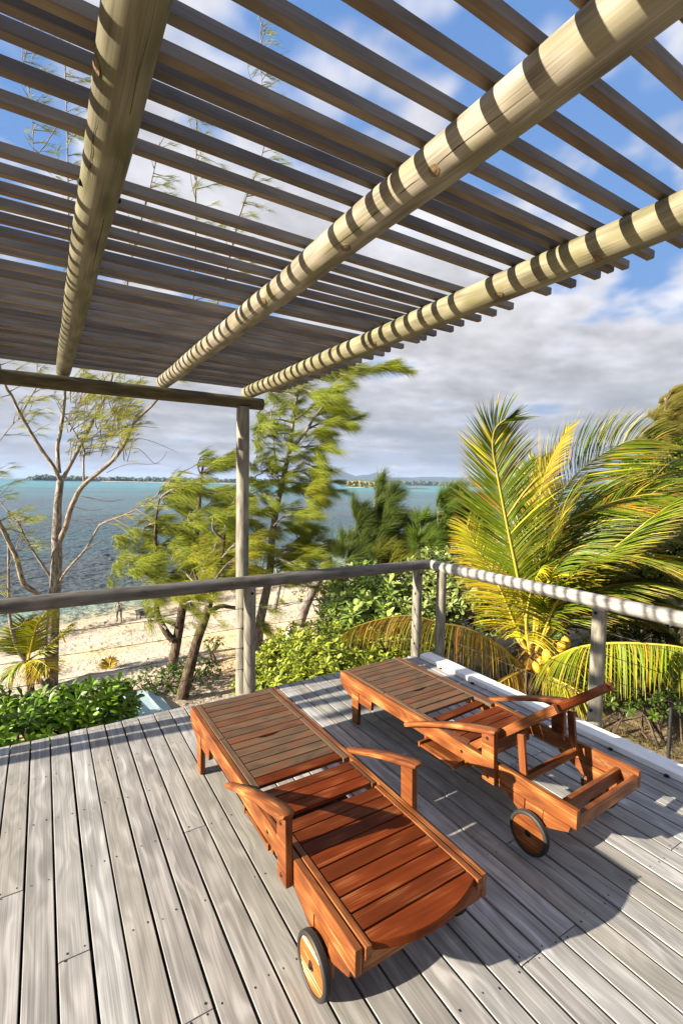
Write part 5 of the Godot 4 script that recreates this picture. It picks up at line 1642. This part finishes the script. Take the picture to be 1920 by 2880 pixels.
	sbm.tube(PackedVector3Array([at(308, 1900, 14.0), at(308, 1880, 14.0)]), PackedFloat32Array([0.03, 0.02]), 7)
	part("stem", sbm, M.barkdark, s)
	for q in [[[308, 1884], [304, 1866], [296, 1855]], [[308, 1884], [311, 1862], [314, 1850]], [[308, 1884], [318, 1868], [328, 1862]], [[308, 1884], [298, 1874], [290, 1868]]]:
		frond("frond", s, F.call(q, 14.0, 14.1), 0.2, Color(0.55, 0.36, 0.02), Color(0.36, 0.26, 0.02), 0.1, 0.2, 0.2, 0.2, 14)

# ------------------------------------------------------------------ small things
func smin(a: float, b: float, k: float) -> float:
	var h := clampf(0.5 + 0.5 * (b - a) / k, 0.0, 1.0)
	return lerpf(b, a, h) - k * h * (1.0 - h)

func body_mesh(bones: Array, lo: Vector3, hi: Vector3, cell: float, paint: Callable) -> MB:
	# surface nets over a smooth union of tapered capsules
	var n := Vector3i(((hi - lo) / cell).ceil()) + Vector3i.ONE
	var f := PackedFloat32Array()
	f.resize(n.x * n.y * n.z)
	var fld := func(p: Vector3) -> float:
		var best := 1.0
		for b in bones:
			var a: Vector3 = b[0]
			var e: Vector3 = b[1] - b[0]
			var t := clampf((p - a).dot(e) / maxf(e.length_squared(), 1e-6), 0, 1)
			best = smin(best, (p - a - e * t).length() - lerpf(b[2], b[3], t), b[4] if b.size() > 4 else 0.03)
		return best
	for z in n.z:
		for y in n.y:
			for x in n.x:
				f[x + n.x * (y + n.y * z)] = fld.call(lo + Vector3(x, y, z) * cell)
	var mb := MB.new()
	var id := {}
	for z in n.z - 1:
		for y in n.y - 1:
			for x in n.x - 1:
				var c := Vector3.ZERO
				var m := 0
				for e in [[0, 1], [2, 3], [4, 5], [6, 7], [0, 2], [1, 3], [4, 6], [5, 7], [0, 4], [1, 5], [2, 6], [3, 7]]:
					var a := Vector3i(e[0] & 1, (e[0] >> 1) & 1, e[0] >> 2)
					var b := Vector3i(e[1] & 1, (e[1] >> 1) & 1, e[1] >> 2)
					var fa := f[x + a.x + n.x * (y + a.y + n.y * (z + a.z))]
					var fb := f[x + b.x + n.x * (y + b.y + n.y * (z + b.z))]
					if (fa < 0.0) != (fb < 0.0):
						c += Vector3(a).lerp(Vector3(b), fa / (fa - fb))
						m += 1
				if m:
					var p := lo + (Vector3(x, y, z) + c / m) * cell
					var h := cell * 0.5
					var g := Vector3(fld.call(p + Vector3(h, 0, 0)) - fld.call(p - Vector3(h, 0, 0)), fld.call(p + Vector3(0, h, 0)) - fld.call(p - Vector3(0, h, 0)), fld.call(p + Vector3(0, 0, h)) - fld.call(p - Vector3(0, 0, h))).normalized()
					mb.col = paint.call(p)
					id[Vector3i(x, y, z)] = mb.vert(p, g, Vector2.ZERO)
	for k in id.keys():
		for ax in 3:
			var u := (ax + 1) % 3
			var w := (ax + 2) % 3
			if k[u] < 1 or k[w] < 1: continue
			var k2: Vector3i = k
			var q: Vector3i = k
			q[ax] += 1
			if q[ax] >= n[ax]: continue
			var fa := f[k2.x + n.x * (k2.y + n.y * k2.z)]
			var fb := f[q.x + n.x * (q.y + n.y * q.z)]
			if (fa < 0.0) == (fb < 0.0): continue
			var c1: Vector3i = k
			c1[u] -= 1
			var c2: Vector3i = c1
			c2[w] -= 1
			var c3: Vector3i = k
			c3[w] -= 1
			if id.has(c1) and id.has(c2) and id.has(c3):
				mb.quad_i(id[k], id[c1], id[c2], id[c3])
	return mb

func build_person():
	# someone raking the tide line, seen small between the branches
	var p := at(336, 1750, 25.4)
	p.y = ground_y(p.x, p.z) + 0.03
	var t := thing("person", "person in a pale cap, light shirt and green trousers raking the tide line", "person", p, -0.5)
	t.scale = Vector3.ONE * 0.8
	var bones := [
		[Vector3(0.10, 0.78, 0), Vector3(0.13, 0.42, 0.05), 0.085, 0.058], [Vector3(0.13, 0.42, 0.05), Vector3(0.13, 0.07, -0.04), 0.055, 0.036], [Vector3(0.13, 0.04, -0.05), Vector3(0.15, 0.03, 0.11), 0.036, 0.028],
		[Vector3(-0.10, 0.78, 0), Vector3(-0.14, 0.43, 0.02), 0.085, 0.058], [Vector3(-0.14, 0.43, 0.02), Vector3(-0.16, 0.07, -0.10), 0.055, 0.036], [Vector3(-0.16, 0.04, -0.11), Vector3(-0.17, 0.03, 0.05), 0.036, 0.028],
		[Vector3(-0.06, 0.83, 0), Vector3(0.06, 0.83, 0), 0.105, 0.105], [Vector3(0, 0.86, 0), Vector3(0, 1.12, 0.07), 0.115, 0.125], [Vector3(-0.13, 1.22, 0.08), Vector3(0.13, 1.22, 0.08), 0.065, 0.065], [Vector3(0, 1.22, 0.09), Vector3(0, 1.32, 0.12), 0.045, 0.04],
		[Vector3(0, 1.40, 0.13), Vector3(0, 1.45, 0.13), 0.078, 0.085], [Vector3(0, 1.40, 0.20), Vector3(0, 1.415, 0.225), 0.015, 0.012, 0.01],
		[Vector3(0.18, 1.21, 0.08), Vector3(0.23, 0.99, 0.17), 0.046, 0.036], [Vector3(0.23, 0.99, 0.17), Vector3(0.12, 0.92, 0.37), 0.035, 0.026],
		[Vector3(-0.18, 1.21, 0.08), Vector3(-0.24, 0.97, 0.10), 0.046, 0.036], [Vector3(-0.24, 0.97, 0.10), Vector3(-0.10, 0.83, 0.26), 0.035, 0.026]]
	var paint := func(q: Vector3) -> Color:
		if q.y < 0.10: return Color(0.12, 0.07, 0.045)
		if q.y < 0.30: return Color(0.16, 0.09, 0.06)
		if q.y < 0.86 and absf(q.x) < 0.21 and q.z < 0.2: return Color(0.055, 0.075, 0.04)
		if q.y > 1.29: return Color(0.16, 0.09, 0.06)
		if absf(q.x) > 0.2 and q.y < 1.08 or q.z > 0.24: return Color(0.16, 0.09, 0.06)
		return Color(0.15, 0.14, 0.10)
	var body := body_mesh(bones, Vector3(-0.36, -0.03, -0.22), Vector3(0.36, 1.58, 0.46), 0.022, paint)
	# fingers closed round the handle
	for hnd in [[Vector3(0.12, 0.92, 0.37), 1.0], [Vector3(-0.10, 0.83, 0.26), -1.0]]:
		var c: Vector3 = hnd[0]
		body.col = Color(0.16, 0.09, 0.06)
		body.ball(c, Vector3(0.035, 0.028, 0.04), 6, 8)
		for k in 4:
			var o := c + Vector3(0.0, 0.02 - 0.014 * k, 0.03)
			body.tube(PackedVector3Array([o, o + Vector3(-0.02 * hnd[1], 0, 0.025), o + Vector3(-0.045 * hnd[1], 0, 0.012)]), PackedFloat32Array([0.009, 0.008, 0.006]), 6)
		body.tube(PackedVector3Array([c + Vector3(-0.01, 0.02, 0), c + Vector3(-0.035 * hnd[1], 0.035, 0.01)]), PackedFloat32Array([0.010, 0.007]), 6)
	part("body", body, M.vc, t)
	var cap := MB.new()
	cap.ball(Vector3(0, 1.475, 0.125), Vector3(0.094, 0.075, 0.098), 8, 12)
	cap.bx(Vector3(0, 1.465, 0.25), Vector3(0.13, 0.012, 0.1), 0.005)
	part("cap", cap, plain(lin(0.6, 0.58, 0.54), 0.8), t)
	var rk := MB.new()
	var a := Vector3(0.33, 1.12, 0.42)
	var b := Vector3(-0.75, 0.08, 0.30)
	var r := thing("rake", "long wooden rake held over the tide line by the person", "rake", p, -0.5)
	r.scale = Vector3.ONE * 0.8
	rk.tube(PackedVector3Array([a + Vector3(-0.05, -0.05, 0), b]), PackedFloat32Array([0.014, 0.014]), 7)
	part("handle", rk, M.bark, r)
	var rh := MB.new()
	rh.bx(b, Vector3(0.04, 0.04, 0.4), 0.006)
	part("head", rh, M.iron, r)
	for k in 8:
		var tb := MB.new()
		tb.bx(b + Vector3(0, -0.05, -0.17 + k * 0.048), Vector3(0.012, 0.09, 0.012), 0.002)
		part("tine", tb, M.iron, r)
	# wheelbarrow
	var wp := at(405, 1738, 25.5)
	wp.y = ground_y(wp.x, wp.z)
	var w := thing("wheelbarrow", "dark wheelbarrow standing on the weed line behind the tree", "wheelbarrow", wp, 0.3)
	w.scale = Vector3.ONE * 0.8
	var tubm := MB.new()
	tubm.prism(PackedVector2Array([Vector2(-0.35, 0.35), Vector2(0.3, 0.35), Vector2(0.55, 0.72), Vector2(-0.5, 0.66)]), Vector3.ZERO, Vector3.RIGHT, Vector3.UP, Vector3.BACK, -0.3, 0.3, 0.03)
	part("tray", tubm, plain(lin(0.03, 0.035, 0.03), 0.6), w)
	var wl := MB.new()
	wl.lathe(Vector3(0.6, 0.2, -0.05), Vector3.BACK, PackedVector2Array([Vector2(0, 0.05), Vector2(0, 0.18), Vector2(0.03, 0.2), Vector2(0.07, 0.2), Vector2(0.1, 0.18), Vector2(0.1, 0.05)]), 20)
	part("wheel", wl, M.rubber, w)
	for s in [-0.25, 0.25]:
		var hb := MB.new()
		hb.tube(PackedVector3Array([Vector3(0.6, 0.2, s * 0.3), Vector3(-0.2, 0.33, s), Vector3(-1.05, 0.6, s * 1.1)]), PackedFloat32Array([0.02, 0.02, 0.02]), 7)
		part("handle", hb, M.bark, w)
		var lb := MB.new()
		lb.bx(Vector3(-0.35, 0.17, s), Vector3(0.04, 0.36, 0.04), 0.005)
		part("leg", lb, M.iron, w)

func build_small():
	# upturned dinghy under the left deck edge
	var c := at(355, 1945, 10.6)
	var gy := c.y - 0.55
	var dir := Vector3(-0.05, 0, 1.0).normalized()
	var t := thing("upturned_dinghy", "upturned pale blue dinghy with a worn hull beside the shrubs", "boat", Vector3(c.x, gy, c.z), 0.12)
	var hull := MB.new()
	var rings := []
	var st := [[0.0, 0.60, 0.50], [0.6, 0.64, 0.51], [1.3, 0.62, 0.50], [2.0, 0.50, 0.47], [2.5, 0.28, 0.42], [2.75, 0.05, 0.36]]
	for q in st:
		var hw: float = q[1]
		var hh: float = q[2]
		var ring := []
		for pr in [[-1.12, 0.0], [-1.06, 0.45], [-0.98, 0.72], [-0.94, 0.78], [-0.5, 0.93], [-0.04, 1.0], [0.04, 1.0], [0.5, 0.93], [0.94, 0.78], [0.98, 0.72], [1.06, 0.45], [1.12, 0.0]]:
			var nn := Vector3(pr[0] if absf(pr[0]) > 0.95 else pr[0] * 0.15, 0.25 if absf(pr[0]) > 0.95 else 1.0, 0).normalized()
			ring.append(hull.vert(Vector3(pr[0] * hw, 0.05 + pr[1] * hh, q[0]), nn, Vector2(q[0] / 1.6, pr[0] * hw / 0.4)))
		rings.append(ring)
	for i in rings.size() - 1:
		for k in 11:
			hull.quad_i(rings[i][k], rings[i][k + 1], rings[i + 1][k + 1], rings[i + 1][k])
	var tc := hull.vert(Vector3(0, 0.2, 0), Vector3(0, 0, -1), Vector2.ZERO)
	var tr := []
	for k in 12: tr.append(hull.vert(hull.v[rings[0][k]], Vector3(0, 0, -1), Vector2(k * 0.1, 0.3)))
	for k in 11: hull.tri_i(tc, tr[k], tr[k + 1])
	part("hull", hull, M.hull, t)
	var kb := MB.new()
	kb.bx(Vector3(0, 0.57, 1.05), Vector3(0.045, 0.04, 2.1), 0.006, 2)
	part("keel", kb, M.hull, t)
	for s in [-0.33, 0.33]:
		var rb := MB.new()
		rb.bx(Vector3(s, 0.535, 0.9), Vector3(0.03, 0.02, 1.7), 0.004, 2)
		part("strake", rb, M.hull, t)
	# white bucket lying in the shrubs
	var b := thing("bucket", "white plastic bucket lying at the edge of the shrubs", "bucket", at(817, 1782, 10.6) + Vector3(0, 0.02, 0), 0.6)
	var bm := MB.new()
	bm.lathe(Vector3(-0.12, 0, 0), Vector3(1, 0.15, 0).normalized(), PackedVector2Array([Vector2(0, 0.001), Vector2(0, 0.06), Vector2(0.15, 0.075), Vector2(0.155, 0.08), Vector2(0.147, 0.08)]), 20)
	part("pail", bm, plain(lin(0.7, 0.7, 0.68), 0.5), b)
	# post of a garden fence at the right edge
	var fp := at(1880, 2110, 6.4)
	var f := thing("fence_post", "thin black fence post on the lawn beyond the right kerb", "post")
	var fm := MB.new()
	var ft := at(1886, 1990, 6.6)
	fm.tube(PackedVector3Array([Vector3(ft.x, ground_y(ft.x, ft.z) - 0.2, ft.z), ft]), PackedFloat32Array([0.025, 0.025]), 8)
	part("pole", fm, plain(lin(0.012, 0.012, 0.012), 0.6), f)
	# yellow stick in the sand
	var sk := MB.new()
	sk.tube(PackedVector3Array([at(184, 1808, 17.0), at(169, 1774, 17.0)]), PackedFloat32Array([0.035, 0.03]), 7)
	single("stake", sk, plain(lin(0.42, 0.20, 0.05), 0.7), "short leaning orange stake in the sand right of the pale trunk", "stake")
	# litter of the beach: weed, twigs, dry leaves
	rng.seed = 91
	var scrap := MB.new()
	scrap.ribbon(PackedVector3Array([Vector3(-0.1, 0, 0), Vector3(-0.03, 0.025, 0.01), Vector3(0.04, 0.02, -0.01), Vector3(0.1, 0.0, 0.01)]), Vector3(0, 0.2, 1).normalized(), PackedFloat32Array([0.004, 0.016, 0.014, 0.003]), Vector3.UP)
	scrap.ribbon(PackedVector3Array([Vector3(-0.05, 0.01, 0.06), Vector3(0.0, 0.03, 0.0), Vector3(0.03, 0.0, -0.08)]), Vector3(1, 0.1, 0).normalized(), PackedFloat32Array([0.003, 0.013, 0.003]), Vector3.UP)
	var xf := []
	var co := []
	var nz := noise(92, 0.35, 3)
	for k in 16000:
		var x := R(-6, 26)
		var s := R(9, 30)
		var on := exp(-pow((s - 26.3 - 1.5 * nz.get_noise_2d(x * 0.4, 5.0)) / 1.4, 2.0))
		var near := smoothstep(15.0, 9.0, s)
		if R(0, 1) > on + near * 0.6 + 0.035: continue
		var z := -s - 0.36 * x
		var sc := R(0.4, 1.3) * (1.0 + on * 0.6)
		xf.append(Transform3D(Basis.from_euler(Vector3(R(-0.3, 0.3), R(0, TAU), R(-0.3, 0.3))).scaled_local(Vector3(sc, sc, sc)), Vector3(x, ground_y(x, z) + nzg(x, z) + 0.02, z)))
		co.append(leafcol(Color(0.07, 0.045, 0.025), Color(0.20, 0.13, 0.07)) if R(0, 1) < 0.8 else leafcol(Color(0.18, 0.2, 0.05), Color(0.30, 0.24, 0.12)))
	var mm := many("beach_litter", scrap.mesh(), M.vc, xf, co, self)
	mm.set_meta("label", "washed-up weed, twigs and dry leaves strewn over the sand")
	mm.set_meta("category", "litter")
	# thin grass on the lawn to the right and scattered on the sand
	var blade := MB.new()
	for k in 7:
		var a := TAU * k / 7.0
		var d := Vector3(cos(a), 0, sin(a))
		blade.ribbon(PackedVector3Array([d * 0.02, d * 0.05 + Vector3(0, 0.06, 0), d * 0.11 + Vector3(0, 0.09, 0)]), Vector3.UP.cross(d), PackedFloat32Array([0.004, 0.0035, 0.0005]), (d + Vector3.UP).normalized())
	xf = []
	co = []
	for k in 9000:
		var x := R(5, 22)
		var z := R(-9, 1)
		var s2 := -z - 0.36 * x
		if x + nz.get_noise_2d(x, z) * 2.0 < 7.0: continue
		var sc := R(0.6, 1.4)
		xf.append(Transform3D(Basis.from_euler(Vector3(0, R(0, TAU), 0)).scaled_local(Vector3(sc, sc, sc)), Vector3(x, ground_y(x, z) + nzg(x, z), z)))
		co.append(leafcol(Color(0.14, 0.14, 0.035), Color(0.28, 0.20, 0.08)))
	for k in 700:
		var x := R(-1, 12)
		var s := R(12, 22)
		var z := -s - 0.36 * x
		if nz.get_noise_2d(x * 2.0, z * 2.0) < 0.12: continue
		var sc := R(0.7, 1.5)
		xf.append(Transform3D(Basis.from_euler(Vector3(0, R(0, TAU), 0)).scaled_local(Vector3(sc, sc, sc)), Vector3(x, ground_y(x, z) + nzg(x, z), z)))
		co.append(leafcol(Color(0.16, 0.2, 0.04), Color(0.24, 0.22, 0.06)))
	var gm := many("grass", blade.mesh(), M.leaf, xf, co, self)
	gm.set_meta("label", "thin dry grass on the garden lawn and tufts on the sand")
	gm.set_meta("category", "grass")

var _n1: FastNoiseLite
var _n2: FastNoiseLite
func nzg(x: float, z: float) -> float:
	if _n1 == null:
		_n1 = noise(71, 0.35, 4)
		_n2 = noise(72, 1.7, 3)
	var s := -z - 0.36 * x
	return (_n1.get_noise_2d(x, z) * 0.16 + _n2.get_noise_2d(x, z) * 0.06) * clampf((46.0 - s) / 30.0, 0.15, 1.0)

func _ready():
	camera_and_light()
	materials()
	build_ground()
	build_sea()
	build_far()
	build_deck()
	build_pergola()
	build_railing()
	lounger("wooden lounger lying flat in the foreground, its red-brown boards nearest the camera", Vector3(0.727, 0, -2.84), deg_to_rad(0.5), 0.0, 501)
	lounger("wooden lounger with raised backrest beside the white kerb, open frame showing", Vector3(1.795, 0, -2.87), deg_to_rad(2.2), deg_to_rad(40.5), 502)
	tufts = [needle_tuft(1, 18, 0.8, 0.011), needle_tuft(2, 30, 0.85, 0.011)]
	rosettes = [leaf_rosette(3, 11, 0.15, 0.055, 0.55), leaf_rosette(4, 9, 0.16, 0.06, 0.4)]
	small_leaves = [leaf_rosette(5, 9, 0.10, 0.06, 0.3), leaf_rosette(6, 8, 0.11, 0.055, 0.5)]
	build_trees()
	build_shrubs()
	build_palms()
	build_person()
	build_small()
